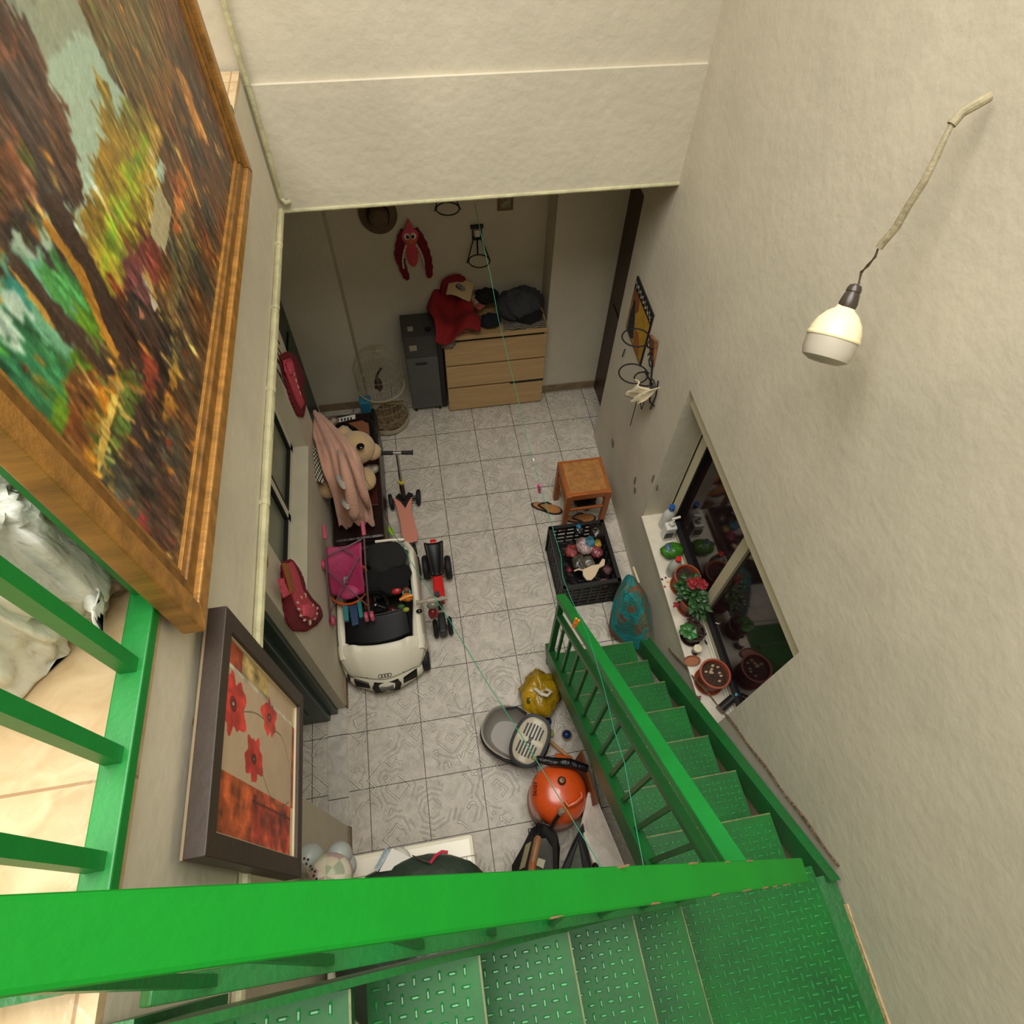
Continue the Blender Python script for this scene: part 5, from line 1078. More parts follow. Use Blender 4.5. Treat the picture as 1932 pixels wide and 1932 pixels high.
def leaf(b,c,ang,el,L,W_):
    c=Vector(c); d=Vector((math.cos(ang)*math.cos(el),math.sin(ang)*math.cos(el),math.sin(el))); s=Vector((-math.sin(ang),math.cos(ang),0)); n=Vector((0,0,1))
    pr=[(0,.0),(.3,.8),(.6,1),(.85,.6),(1,0)]
    L_=[c+d*L*t+s*W_*w_-n*L*.25*t*t for t,w_ in pr]; R_=[c+d*L*t-s*W_*w_-n*L*.25*t*t for t,w_ in pr]; M_=[c+d*L*t+n*(W_*.25*w_)-n*L*.25*t*t for t,w_ in pr]
    b.add(L_+M_+R_,[(i,i+1,5+i+1,5+i) for i in range(4)]+[(5+i,5+i+1,10+i+1,10+i) for i in range(4)])
p1=Vector((2.01,-1.918,0.7)); t=pot((p1.x,p1.y),.078,.145,'terracotta pot beside the clear bottle on the window sill')
p2=Vector((2.011,-2.058,0.7)); t=pot((p2.x-.01,p2.y),.07,.12,'terracotta pot hidden under the red-flowered plant on the sill'); 
pl=thing('flowering_plant','leafy potted plant with red flowers in the middle of the window sill','plant',(p2.x,p2.y,SZ+.1))
b=MB()
for i in range(120):
    a=rnd.uniform(0,2*PI); r=rnd.uniform(0,.085); z=.70+rnd.uniform(0,.10); cc_=(min(p2.x+r*math.cos(a),2.0),p2.y+r*1.25*math.sin(a),z); leaf(b,cc_,a+rnd.uniform(-.6,.6),rnd.uniform(-.2,.6),rnd.uniform(.04,.075),rnd.uniform(.011,.019))
b.build('foliage',LEAF,pl)
for q in range(7): MB().tube([(p2.x,p2.y,SZ+.1),(p2.x+rnd.uniform(-.04,.03),p2.y+rnd.uniform(-.07,.07),.76)],.0025,5).build('stem',LEAF,pl)
for c,r in (((1.976,-2.016,0.82),.028),((2.054,-2.029,0.82),.030),((2.068,-1.98,0.8),.02),((1.886,-2.085,0.7),.014)):
    b=MB()
    for k in range(16): a=rnd.uniform(0,2*PI); leaf(b,(min(c[0],2.02)+rnd.uniform(-.6,.6)*r,c[1]+rnd.uniform(-.6,.6)*r,c[2]+rnd.uniform(-.3,.3)*r),a,rnd.uniform(-.2,.9),r*1.1,r*.5)
    b.build('flower_head',FLW,pl)
p3=Vector((1.922,-2.239,0.66)); t=pot((p3.x+.03,p3.y),.062,.10,'small dark pot with a broad green leaf on the sill',m=mat('dark_brown_pot',(52,32,26),.5))
b=MB(); 
for i in range(9): leaf(b,(p3.x,p3.y,.67),i*.75,rnd.uniform(0,.5),.06,.024)
pg=thing('broad_leaf_plant','low plant with rounded green leaves between the flowers and the white jar','plant',(p3.x,p3.y,SZ+.1)); b.build('foliage',mat('bright_green_leaf',(46,110,40),.4,var=.25,vs=14),pg)
b=MB()
for i in range(40): a=rnd.uniform(0,6.28); leaf(b,(p3.x+.05+rnd.uniform(-.04,.02),p3.y+rnd.uniform(-.06,.10),.64+rnd.uniform(0,.05)),a,rnd.uniform(0,.8),.04,.008)
pg=thing('withered_plant','brown withered plant beside the window glass','plant',(p3.x+.05,p3.y,SZ+.05)); b.build('dry_foliage',mat('withered_brown_leaf',(62,38,30),.9,var=.4,vs=30),pg)
jr=thing('small_jar','little dark glass jar with a cream lid on the sill','jar',(1.975,-2.312,0.565)); q=Vector((1.953,-2.33,0.62)); MB().lathe([(.022,SZ-.62),(.022,-.008)],q,n=20).build('jar_glass',mat('dark_jar_glass',(36,34,30),.1),jr,smooth=True); MB().lathe([(.0235,-.01),(.0235,.008),(.0,.009)],q,n=20).build('lid',mat('cream_lid',(214,200,170),.4),jr,smooth=True)
q=Vector((1.903,-2.38,0.59)); sc_=thing('oval_dish','brown oval saucer beside the soil-filled pot','dish',(q.x,q.y,SZ)); MB().lathe([(.0,.004),(.04,.004),(.048,.016),(.05,.016),(.042,0)],(q.x+.012,q.y,SZ),n=30,sy=.62).build('dish_bowl',mat('brown_glazed_clay',(146,92,62),.4),sc_,smooth=True)
p4=Vector((1.964,-2.509,0.7)); t=pot((p4.x,p4.y),.082,.15,'large terracotta pot of dark soil with pale bulbs on the near end of the sill')
for k in range(11):
    a=rnd.uniform(0,6.28); r=rnd.uniform(.01,.06); MB().ell((p4.x+r*math.cos(a),p4.y+r*math.sin(a),SZ+.132),(.010,.007,.006),n=8,m=6,amp=.3,seed=k).build('pale_bulb',mat('pale_dry_bulb',(168,142,112),.8),t)
bo=thing('bleach_bottle','milky white bottle with a blue cap in the far corner of the sill','bottle',(2.059,-1.512,0.565))
q=Vector((2.044,-1.456,0.78)); c0=Vector((2.017,-1.566,0.565)); 
MB().lathe([(.038,0),(.042,.02),(.042,.13),(.032,.165),(.014,.185),(.014,.2)],(q.x-.005,q.y-.02,SZ),n=26,sy=.8).build('bottle_body',mat('milky_plastic',(196,194,186),.25),bo,smooth=True); MB().lathe([(.018,.195),(.019,.225),(.0,.228)],(q.x-.005,q.y-.02,SZ),n=18).build('cap',mat('blue_cap',(24,84,160),.25),bo,smooth=True)
q=Vector((2.027,-1.557,0.72)); so=thing('soap_dispenser','square white bottle with spray nozzle near the far end of the sill','bottle',(q.x,q.y,SZ)); MB().bb((q.x-.035,q.y-.03,SZ),(q.x+.035,q.y+.03,.70)).build('bottle_body',mat('white_soap_plastic',(210,208,200),.3),so,bevel=.008); MB().lathe([(.018,.70),(.018,.73),(.01,.74),(.008,.76)],(q.x,q.y,0),n=16).build('collar',WHITEP,so,smooth=True); MB().tube([(q.x-.01,q.y+.005,.765),(q.x+.045,q.y+.012,.768)],.008,8).build('nozzle',WHITEP,so,smooth=True)
MB().bb((q.x-.036,q.y-.0305,SZ+.03),(q.x+.02,q.y-.03,SZ+.09)).build('dark_label',mat('dark_label',(50,58,56),.4),so)
q=Vector((2.015,-1.685,0.6)); gb=thing('green_sachet','bright green refill pouch lying on the sill behind the clear bottle','pouch',(q.x,q.y,SZ)); MB().ell((q.x,q.y,SZ+.045),(.075,.055,.04),n=22,m=12,amp=.3,fr=3,flat=SZ).build('pouch_body',mat('bright_green_pouch',(70,140,36),.3,var=.35,vs=14,bump=.4,bs=20),gb,smooth=True,angle=9)
MB().ell((q.x-.03,q.y+.01,SZ+.075),(.02,.03,.012),n=12,m=8).build('blue_print_patch',mat('blue_grey_print',(70,96,120),.4),gb,smooth=True)
q=Vector((1.983,-1.805,0.72)); cbt=thing('clear_bottle','clear plastic bottle with a red cap on the sill','bottle',(q.x,q.y,SZ)); MB().lathe([(.036,0),(.04,.02),(.04,.10),(.026,.14),(.013,.155),(.013,.165)],(q.x-.005,q.y-.012,SZ),n=26,sy=.85).build('bottle_body',mat('cloudy_clear_plastic',(168,172,158),.15),cbt,smooth=True); MB().lathe([(.016,.16),(.017,.185),(.0,.187)],(q.x-.005,q.y-.012,SZ),n=18).build('cap',mat('red_cap',(206,40,36),.3),cbt,smooth=True)
MB().lathe([(.0405,.04),(.0405,.085)],(q.x-.005,q.y-.012,SZ),n=26,sy=.86,cap0=False,cap1=False).build('label',mat('green_grey_label',(70,86,76),.4,col2=(190,196,184),vs=60),cbt,smooth=True)
q=Vector((1.993,-2.657,0.6)); a_=Vector((1.966,-2.673,0.59)); c_=Vector((2.133,-2.584,0.62)); mk_=thing('marker_bottle','black tube bottle with a light blue cap leaning at the near end of the sill','bottle',a_)
MB().tube([a_,a_.lerp(c_,.55)],[.024,.022],16).build('tube_body',mat('dark_grey_tube',(40,38,36),.3),mk_,smooth=True); MB().tube([a_.lerp(c_,.55),a_.lerp(c_,.94)],.015,14).build('blue_cap',mat('light_blue_cap',(84,156,190),.3),mk_,smooth=True); MB().tube([a_.lerp(c_,.94),c_],.009,12).build('white_tip',WHITEP,mk_,smooth=True)
q=Vector((1.844,-2.615,0.58)); b=MB(); 
for k in range(60): a=rnd.uniform(0,6.28); leaf(b,(q.x+rnd.uniform(-.03,.03),q.y+rnd.uniform(-.045,.05),.575+rnd.uniform(0,.03)),a,rnd.uniform(0,.9),.02,.006)
fl=thing('pink_dried_flowers','sprig of dried pink flowers at the near corner of the sill','flowers',(q.x,q.y,SZ)); b.build('petals',mat('dusty_pink_petals',(132,56,72),.8,var=.3,vs=40),fl)
MB().tube([(2.074,-2.225,0.7),(2.122,-2.264,0.72),(2.127,-2.338,0.68),(2.105,-2.382,0.6)],.0025,6).build('x',WHITEP,None)
o=bpy.data.objects['x']; o.name='thin_cord'; tag(o,'thin white cord looped in front of the window glass','cord')
for p,c,cn in (((1.907,-1.849,0.565),(40,60,66),'dark grey'),((1.933,-1.842,0.565),(140,50,70),'crimson'),((1.955,-1.835,0.565),(60,50,90),'violet'),((1.937,-1.872,0.565),(206,150,60),'yellow'),((1.907,-1.9,0.565),(180,60,50),'orange-red')):
    o=MB().lathe([(.0075,0),(.0075,.0015)],p,n=12).build('dot_sticker',mat('sticker_%d'%c[0],c,.5),None); tag(o,'tiny %s dot sticker on the sill beside the terracotta pot'%cn,'sticker','coloured dot stickers on the sill')
# ================================================================ floor by the stairs
yb=thing('yellow_bag','crumpled yellow plastic bag tied at the top beside the stair foot','bag',(1.10,-2.27,0))
YP=mat('yellow_polythene',(196,154,22),.25,bump=.9,bs=16,var=.25,vs=8,coat=.3)
b=MB().ell((1.085,-2.285,.095),(.125,.15,.11),n=36,m=20,amp=.32,fr=3,flat=.0,seed=4); b.build('bag_body',YP,yb,smooth=True,angle=9)
MB().tube([(1.05,-2.281,0.2),(1.078,-2.328,0.23),(1.108,-2.34,0.23),(1.139,-2.322,0.22),(1.108,-2.304,0.24)],.011,8).build('white_tie',mat('white_polythene',(214,206,190),.3),yb,smooth=True)
MB().ell((1.016,-2.317,0.14),(.03,.045,.03),n=14,m=8,amp=.4).build('printed_panel',mat('olive_print',(120,104,20),.3,col2=(50,46,18),vs=50),yb,smooth=True,angle=9)
# pet carrier, lid hinged open
pc=thing('pet_carrier','open grey pet carrier with slotted lid on the tiles','pet carrier',(.90,-2.54,0))
GPL=mat('light_grey_plastic',(166,158,144),.4); GIN=mat('grey_carrier_inside',(150,142,132),.5); BLK2=mat('black_carrier_trim',(12,11,11),.55); CRE=mat('cream_lid_plastic',(186,176,150),.4)
ang=-.62; ca,sa=math.cos(ang),math.sin(ang); c0=Vector((.885,-2.515,0))
def oval(a_,b_,z,c=c0,n=40,e=2.5):
    out=[]
    for i in range(n):
        t=2*PI*i/n; x=a_*math.copysign(abs(math.cos(t))**(2/e),math.cos(t)); y=b_*math.copysign(abs(math.sin(t))**(2/e),math.sin(t))
        out.append((c.x+x*ca-y*sa,c.y+x*sa+y*ca,z))
    return out
def rings(name,m,rs,par,cap=True,sm=True):
    b=MB(); n=len(rs[0]); b.add([p for r in rs for p in r],[(k*n+i,k*n+(i+1)%n,(k+1)*n+(i+1)%n,(k+1)*n+i) for k in range(len(rs)-1) for i in range(n)]+([tuple(range(n))] if cap else []))
    return b.build(name,m,par,smooth=sm)
rings('outer_shell',GPL,[oval(.165,.11,.0),oval(.20,.145,.09),oval(.205,.150,.165),oval(.197,.142,.170),oval(.19,.135,.15)],pc)
rings('inner_tray',GIN,[oval(.148,.095,.015),oval(.175,.12,.05),oval(.19,.135,.15)],pc)
rings('lower_band',BLK2,[oval(.208,.153,.085),oval(.212,.157,.10),oval(.210,.155,.125),oval(.204,.149,.13)],pc,cap=False)
lc=Vector((0.958,-2.582,0.24)); ang=.95; ca,sa=math.cos(ang),math.sin(ang)
tilt=Matrix.Rotation(.22,3,Vector((.5,-.4,0)))
def tl(r): return [tuple(lc+tilt@(Vector(p)-lc)) for p in r]
lid=rings('lid',BLK2,[tl(oval(.145,.10,lc.z-.05,lc)),tl(oval(.152,.107,lc.z-.02,lc)),tl(oval(.15,.105,lc.z+.002,lc)),tl(oval(.13,.086,lc.z+.006,lc))][::-1],pc,cap=True)
rings('lid_panel',CRE,[tl(oval(.130,.086,lc.z+.006,lc)),tl(oval(.122,.078,lc.z+.012,lc)),tl(oval(.02,.01,lc.z+.015,lc))],lid,cap=True)
for s in (-1,1):
    for k in range(6):
        x=s*.052+.0; y=(k-2.5)*.0195; hl_=.042*math.sqrt(max(.1,1-(y/.075)**2))
        a=lc+tilt@Vector(((x-hl_)*ca-y*sa,(x-hl_)*sa+y*ca,.0165)); c=lc+tilt@Vector(((x+hl_)*ca-y*sa,(x+hl_)*sa+y*ca,.0165)); MB().bar(a,c,.0095,.004).build('vent_slot',BLK2,lid)
MB().tube([(0.857,-2.36,0.165),(0.92,-2.369,0.185),(0.972,-2.408,0.165)],.008,8).build('latch',BLK2,pc,smooth=True)
MB().tube([(0.738,-2.603,0.165),(0.793,-2.648,0.18),(0.953,-2.711,0.17)],.008,8).build('latch',BLK2,pc,smooth=True)
# little toys by the stair foot
def ball(p,r,col,nm,lab,band=None):
    t=thing(nm,lab,'toy',(p[0],p[1],0)); MB().ell((p[0],p[1],r),(r,r,r),n=18,m=12).build('ball_shell',mat(nm+'_plastic_%d'%col[2],col,.25),t,smooth=True,angle=9)
    if band: MB().ring((p[0],p[1],r*.8),r*.98,r*.2,n=22).build('rim',mat('tan_rim_plastic',band,.5),t,smooth=True)
ball((1.109,-2.442,0.03),.024,(36,52,84),'toy_ball','small dark blue toy ball by the lid of the pet carrier')
ball((1.206,-2.539,0.03),.028,(24,52,104),'toy_ball','blue toy ball with an orange-tan rim beside the stair stringer',(176,130,80))
o=MB().ell((1.115,-2.515,0.02),(.018,.022,.008),n=12,m=8,amp=.4).build('yellow_green_toy',mat('yellow_green_plastic',(170,166,60),.4),None,smooth=True,angle=9); tag(o,'tiny yellow-green toy piece on the tiles right of the pet carrier lid','toy')
hm=thing('toy_hammer','orange mallet with a light wooden handle behind the gas bottle','hammer',(1.157,-2.629,0.02))
MB().tube([(1.09,-2.559,0.05),(1.189,-2.675,0.05)],[.010,.011],10).build('handle',mat('light_wood',(186,136,84),.5),hm,smooth=True)
MB().tube([(1.104,-2.664,0.05),(1.197,-2.701,0.05)],.03,12).build('head',mat('orange_plastic',(222,96,30),.4),hm)
# gas bottle
OG=mat('orange_bottle_enamel',(224,84,24),.32,var=.12,vs=6,coat=.3); OGD=mat('worn_orange_red',(150,62,40),.5,var=.3,vs=10)
gbt=thing('gas_bottle','orange butane gas bottle standing by the stairs','gas bottle',(1.045,-2.905,0)); gx,gy=1.045,-2.905
MB().lathe([(.13,0),(.150,.03),(.152,.10)],(gx,gy,0),n=40,cap1=False).build('lower_shell',OGD,gbt,smooth=True)
MB().lathe([(.152,.10),(.156,.11),(.156,.135),(.152,.145),(.152,.21)],(gx,gy,0),n=40,cap0=False,cap1=False).build('weld_band',mat('dusty_red_band',(172,120,100),.5),gbt,smooth=True)
MB().lathe([(.152,.21),(.153,.36),(.148,.40),(.130,.435),(.100,.458),(.060,.470),(.0,.474)],(gx,gy,0),n=48,cap0=False).build('upper_shell',OG,gbt,smooth=True)
vx,vy=(1.062,-2.862,0.48)[:2]
MB().lathe([(.022,.465),(.022,.478),(.016,.482),(.013,.495),(.0,.496)],(vx,vy,0),n=20).build('valve',mat('bronze_valve',(88,62,42),.4,metal=.6),gbt,smooth=True)
hp=[(1.055,-2.964,0.5),(1.066,-2.989,0.5),(1.107,-2.978,0.5),(1.145,-2.957,0.5),(1.145,-2.934,0.5)]; MB().tube(hp,.010,10).build('handle_bracket',OG,gbt,smooth=True)
def text(name,s,size,origin,R,m,parent,ext=.0008):
    cu=bpy.data.curves.new(name,'FONT'); cu.body=s; cu.size=size; cu.extrude=ext; cu.align_x='CENTER'; cu.align_y='CENTER'
    t=bpy.data.objects.new(name+'_t',cu); C.objects.link(t); dg=bpy.context.evaluated_depsgraph_get(); me=bpy.data.meshes.new_from_object(t.evaluated_get(dg)); bpy.data.objects.remove(t)
    me.name=name; o=bpy.data.objects.new(name,me); C.objects.link(o); me.materials.clear(); me.materials.append(m)
    me.transform(Matrix.Translation(Vector(origin))@R.to_4x4()); off=Vector((0,0,0)); p=parent
    while p is not None: off+=Vector(p.location); p=p.parent
    me.transform(Matrix.Translation(-off)); o.parent=parent; return o
tx,ty=(0.923,-2.873,0.455)[:2]
INK=mat('black_marker_ink',(24,16,14),.6)
dirv=Vector((tx-gx,ty-gy,0)).normalized(); nrm=(dirv*.60+Vector((0,0,.8))).normalized(); xax=Vector((-dirv.y,dirv.x,0)).normalized()*-1; yax=nrm.cross(xax)
Rm=Matrix((xax,yax,nrm)).transposed(); Rm=Rm@Matrix.Rotation(-.0,3,'Z')
text('painted_number','36/07',.032,Vector((gx,gy,0))+dirv*.128+Vector((0,0,.441)),Rm,INK,gbt)
# things leaning between the bottle and the stairs
um=thing('folded_umbrella','short folded black umbrella lying across the back of the gas bottle','umbrella',(1.092,-2.758,0.4))
MB().tube([(0.953,-2.73,0.46),(1.028,-2.759,0.47),(1.124,-2.783,0.47),(1.213,-2.821,0.45)],[.018,.024,.026,.02],12).build('folded_canopy',mat('glossy_black_nylon',(14,13,14),.25,bump=.8,bs=30),um,smooth=True)
MB().tube([(0.932,-2.721,0.46),(0.956,-2.731,0.46)],.010,8).build('handle',mat('tan_umbrella_handle',(150,120,80),.5),um)
bd=thing('wooden_board','orange-brown wooden board leaning against the stair stringer','board',(1.16,-2.8,0))
MB().hexa([(1.190,-2.72,.0),(1.205,-2.72,.0),(1.205,-3.0,.0),(1.190,-3.0,.0),(1.205,-2.72,.40),(1.218,-2.72,.40),(1.218,-3.0,.52),(1.205,-3.0,.52)]).build('panel',mat('orange_brown_board',(150,84,44),.5,var=.2),bd)
# white plastic box lid leaning along the stringer
wb=thing('white_trough','scuffed white plastic trough leaning along the stairs beside the gas bottle','panel',(1.2,-3.1,0))
Wq=[Vector(q) for q in [(1.2,-2.938,0.42),(1.226,-2.955,0.45),(1.275,-3.31,0.55),(1.158,-3.299,0.4),(1.142,-3.074,0.3)]]
WP=mat('scuffed_white_plastic',(238,232,222),.4,col2=(205,195,182),vs=8)
n=5; MB().add([*Wq,*[q-Vector((0,0,.10)) for q in Wq]],[tuple(range(n)),tuple(range(n,2*n))[::-1]]+[(i,(i+1)%n,n+(i+1)%n,n+i) for i in range(n)]).build('trough_body',WP,wb,bevel=.008)
MB().tube([Wq[0]+Vector((0,0,.006)),Wq[4]+Vector((0,0,.01)),Wq[3]+Vector((0,0,.01))],.010,8).build('rolled_rim',WP,wb,smooth=True)
# black dustpans and brush
BP=mat('black_pan_plastic',(18,17,17),.35); GP=mat('grey_pan_metal',(78,76,72),.4,var=.15)
d1=thing('dustpan','black and grey dustpan under the wooden-handled brush','dustpan',(.92,-3.1,0))
o1=[Vector(q) for q in [(0.875,-3.039,0.34),(0.931,-3.023,0.36),(0.976,-3.048,0.36),(1.002,-3.093,0.34),(1.007,-3.152,0.3),(0.978,-3.266,0.26),(0.793,-3.305,0.26),(0.735,-3.247,0.24),(0.748,-3.183,0.26),(0.812,-3.114,0.3)]]
n=len(o1); cen=sum(o1,Vector())/n
def plate(name,m,P,par,t=.02,bev=.004): n=len(P); return MB().add([*P,*[q-Vector((0,0,t)) for q in P]],[tuple(range(n)),tuple(range(n,2*n))[::-1]]+[(i,(i+1)%n,n+(i+1)%n,n+i) for i in range(n)]).build(name,m,par,bevel=bev)
plate('pan_rim',BP,o1,d1); plate('pan_tray',GP,[Vector(q)+Vector((0,0,.003)) for q in [(0.904,-3.098,0.36),(0.938,-3.099,0.36),(0.963,-3.148,0.34),(0.946,-3.263,0.31),(0.834,-3.291,0.31),(0.846,-3.176,0.34)]],d1,.008,0)
plate('paper_label',mat('cream_label',(196,190,160),.5),[Vector(q) for q in [(0.882,-3.18,0.365),(0.915,-3.197,0.365),(0.897,-3.231,0.355),(0.863,-3.209,0.36)]],d1,.003,0)
MB().tube([(0.97,-3.062,0.4),(0.993,-3.035,0.46),(1.02,-3.011,0.52)],.010,10).build('pan_handle',BP,d1,smooth=True); MB().tube([(1.017,-3.015,0.52),(1.025,-3.007,0.54)],.015,12).build('grey_cap',mat('warm_grey_rubber',(140,128,112),.5),d1,smooth=True)
d2=thing('clear_dustpan','black-rimmed smoky clear dustpan beside the white trough','dustpan',(1.08,-3.15,0))
F_=[Vector(q) for q in [(1.147,-3.059,0.34),(1.148,-3.129,0.33),(1.145,-3.297,0.3),(1.102,-3.289,0.3),(1.107,-3.135,0.33),(1.022,-3.275,0.3),(0.977,-3.268,0.3),(1.072,-3.141,0.33)]]
plate('pan_frame',BP,F_,d2,.03); plate('clear_tray',mat('smoky_clear_plastic',(104,106,94),.15,var=.3,vs=12),[Vector(q) for q in [(1.11,-3.133,0.31),(1.105,-3.289,0.28),(1.024,-3.275,0.28)]],d2,.01,0)
MB().ell((1.15,-3.285,0.42),(.02,.035,.02),n=16,m=10).build('pan_grip',BP,d2,smooth=True,angle=9)
br=thing('hand_brush','wooden-handled hand brush with cream bristles hanging over the dustpan','brush',(.85,-3.1,.55))
HW=mat('worn_wood_handle',(150,104,66),.45,var=.15)
a_=Vector((0.881,-3.108,0.62)); c_=Vector((0.827,-3.222,0.64)); e_=Vector((0.789,-3.339,0.66))
MB().tube([a_,a_.lerp(c_,.1),a_.lerp(c_,.4),c_,e_],[.012,.019,.019,.018,.020],14).build('wood_stock',HW,br,smooth=True)
MB().tube([(0.83,-3.209,0.67),(0.815,-3.344,0.69)],.006,8).build('orange_rod',mat('orange_rod_paint',(176,96,40),.4),br)
MB().ell((0.866,-3.139,0.638),(.010,.010,.003)).build('printed_mark',mat('blue_red_mark',(60,84,110),.4,col2=(190,80,60),vs=60),br)
b=MB(); A0=Vector((0.843,-3.123,0.6)); A1=Vector((0.794,-3.22,0.6)); 
for i in range(60):
    t=i/59; p=A0.lerp(A1,t)+Vector((0,0,.0)); b.tube([p,p+Vector((-.022+.004*math.sin(i*2.3),-.004,-.05))],.0016,4,caps=False)
b.build('cream_bristles',mat('cream_bristle',(190,176,138),.8),br)
fb=thing('floor_broom','dark-bristled broom head standing behind the hand brush','broom',(.95,-3.0,.2))
b=MB(); 
for i in range(90):
    a=rnd.uniform(0,6.28); r=rnd.uniform(0,1); p=Vector((0.909,-3.05,0.3))+Vector((.035*r*math.cos(a),.05*r*math.sin(a),0)); q=p+Vector((rnd.uniform(-.02,.02),rnd.uniform(-.01,.03),rnd.uniform(.06,.12))); b.tube([p,q],.0012,3,caps=False)
b.build('bristles',mat('dark_maroon_bristle',(44,26,26),.8),fb); MB().bb(*[(Vector((0.909,-3.062,0.27))+Vector(d)) for d in ((-.05,-.05,-.02),(.05,.03,.01))]).build('broom_block',BP,fb,bevel=.004)
o=MB().bb((.735,-3.35,.0),(.90,-3.205,.16)).build('grey_box',mat('grey_box_card',(120,116,108),.6),None); tag(o,'low grey box on the tiles under the dustpan','box')
# ---- white cabinet by the near left wall
cab=thing('white_cabinet','cream-white appliance with panelled top by the near left wall','cabinet',(.25,-3.4,0))
WC=mat('cream_white_laminate',(236,228,206),.35)
MB().bb((-.05,-3.70,.0),(.55,-3.095,.80)).build('body',WC,cab,bevel=.008); MB().bb((-.07,-3.72,.80),(.575,-3.065,.85)).build('top',WC,cab,bevel=.02)
b=MB(); b.bb((-.05,-3.155,.848),(.575,-3.151,.852)); b.build('groove',mat('groove_shadow',(150,138,112),.6),cab); MB().bb((.535,-3.70,.848),(.538,-3.155,.852)).build('groove',mat('groove_shadow',(150,138,112),.6),cab)
gbag=thing('green_bag','bulging dark green plastic sack on the white cabinet','bag',(.33,-3.35,.85))
MB().ell((.315,-3.42,.92),(.33,.30,.12),pw=.85,n=44,m=22,amp=.10,fr=2.2,flat=.852,seed=3).build('sack_body',mat('dark_green_polythene',(52,66,54),.35,bump=.5,bs=10,var=.15),gbag,smooth=True,angle=9)
pbg=thing('clear_bread_bag','clear plastic bag with a blue and white label on the white cabinet','bag',(.2,-3.15,.85))
q4=[Vector(q) for q in [(0.226,-3.059,0.9),(0.354,-3.179,0.92),(0.165,-3.169,0.96),(0.182,-3.107,0.93)]]
CLR=mat('milky_film',(206,202,192),.15,coat=.3)
MB().ell((q4[0]+q4[1]+q4[2])/3,(.055,.06,.03),n=24,m=12,amp=.2).build('film_bag',CLR,pbg,smooth=True,angle=9)
plate('blue_label',mat('blue_printed_label',(84,118,140),.35,col2=(196,200,196),vs=26),[Vector(q) for q in [(0.205,-3.068,0.95),(0.226,-3.088,0.95),(0.17,-3.157,0.985),(0.157,-3.145,0.985)]],pbg,.003,0)
plate('white_label',mat('white_label',(222,218,208),.4),[Vector(q) for q in [(0.231,-3.077,0.952),(0.305,-3.125,0.945),(0.255,-3.161,0.97),(0.177,-3.159,0.99)]],pbg,.003,0)
sc2=thing('scissors','scissors with red-pink handles sticking out of the green sack','scissors',(0.43,-3.137,0.98))
MB().tube([(0.389,-3.163,1),(0.414,-3.14,1),(0.441,-3.13,1),(0.465,-3.137,1)],.0065,8).build('handle',mat('raspberry_plastic',(196,44,70),.35),sc2,smooth=True)
MB().tube([(0.318,-3.123,1),(0.364,-3.153,1),(0.389,-3.163,1)],[.002,.005,.006],8).build('blade',mat('dark_steel',(80,70,66),.3,metal=.6),sc2)
# globes on a wire stem, patchwork ball, beaded twig
FG=mat('frosted_blue_grey_glass',(176,182,178),.35)
for px,r,lab in (((584,1617),.056,'left frosted blue-grey globe half hidden by the poppy picture'),((641,1612),.050,'upper right frosted blue-grey globe above the patchwork ball'),((652,1632),.048,'lower frosted globe tucked behind the patchwork ball')):
    p={(584,1617):(-0.072,-3.077,1.12),(641,1612):(0.044,-3.084,1.12),(652,1632):(0.054,-3.122,1.07)}[px]
    t=thing('frosted_globe',lab,'ornament',(p[0],p[1],.85),'frosted globes on the white cabinet')
    MB().ell(p,(r,r,r*1.1),n=26,m=16).build('globe',FG,t,smooth=True,angle=9)
    MB().lathe([(.006,.852),(.006,p[2]-r)],(p[0],p[1],0),n=16).build('stand',mat('pale_stand',(176,172,160),.5),t)
pw=thing('patchwork_ball','pale patchwork cushion ball in green, pink and cream on the cabinet','cushion',(-0.001,-3.15,1.05))
def pwc(px_):
    b=MB(); n,m_=60,34; c=Vector((0.018,-3.159,1.16)); r=.085; b.ell(c,(r,r,r),n=n,m=m_)
    cols=[(200,208,170),(218,206,180),(190,164,162),(168,176,152),(224,216,194)]; V_=[]
    for i in range(m_+1):
        for k in range(n):
            V_.append(cols[((i//5)*7+(k//8)*3+((i//5)%2))%5])
    col=np.array(V_,float)/255; col=np.where(col<=.04045,col/12.92,((col+.055)/1.055)**2.4); b.c=np.concatenate([col,np.ones((len(col),1))],1); return b
pwc(0).build('patchwork_cover',vmat('patchwork_print',.5),pw,smooth=True,angle=9)
bdt=thing('beaded_twig','twisted twig with brown beads beside the patchwork ball','ornament',(-0.052,-3.138,1.15))
tw_=[(-0.078,-3.091,1.27),(-0.047,-3.128,1.27),(-0.023,-3.163,1.27),(-0.022,-3.187,1.26),(-0.038,-3.204,1.25)]; MB().tube(tw_,.004,7).build('twig',mat('pale_twig',(146,128,98),.6),bdt,smooth=True)
for p in [(-0.067,-3.087,1.285),(-0.051,-3.093,1.285),(-0.037,-3.099,1.285),(-0.043,-3.112,1.285),(-0.028,-3.122,1.285),(-0.022,-3.133,1.285),(-0.012,-3.142,1.285),(-0.016,-3.155,1.285),(-0.006,-3.167,1.285),(-0.001,-3.191,1.285),(-0.016,-3.182,1.285)]: MB().ell(p,(.0048,.0048,.0048),n=10,m=6).build('bead',mat('dark_brown_bead',(58,38,28),.35),bdt,smooth=True)
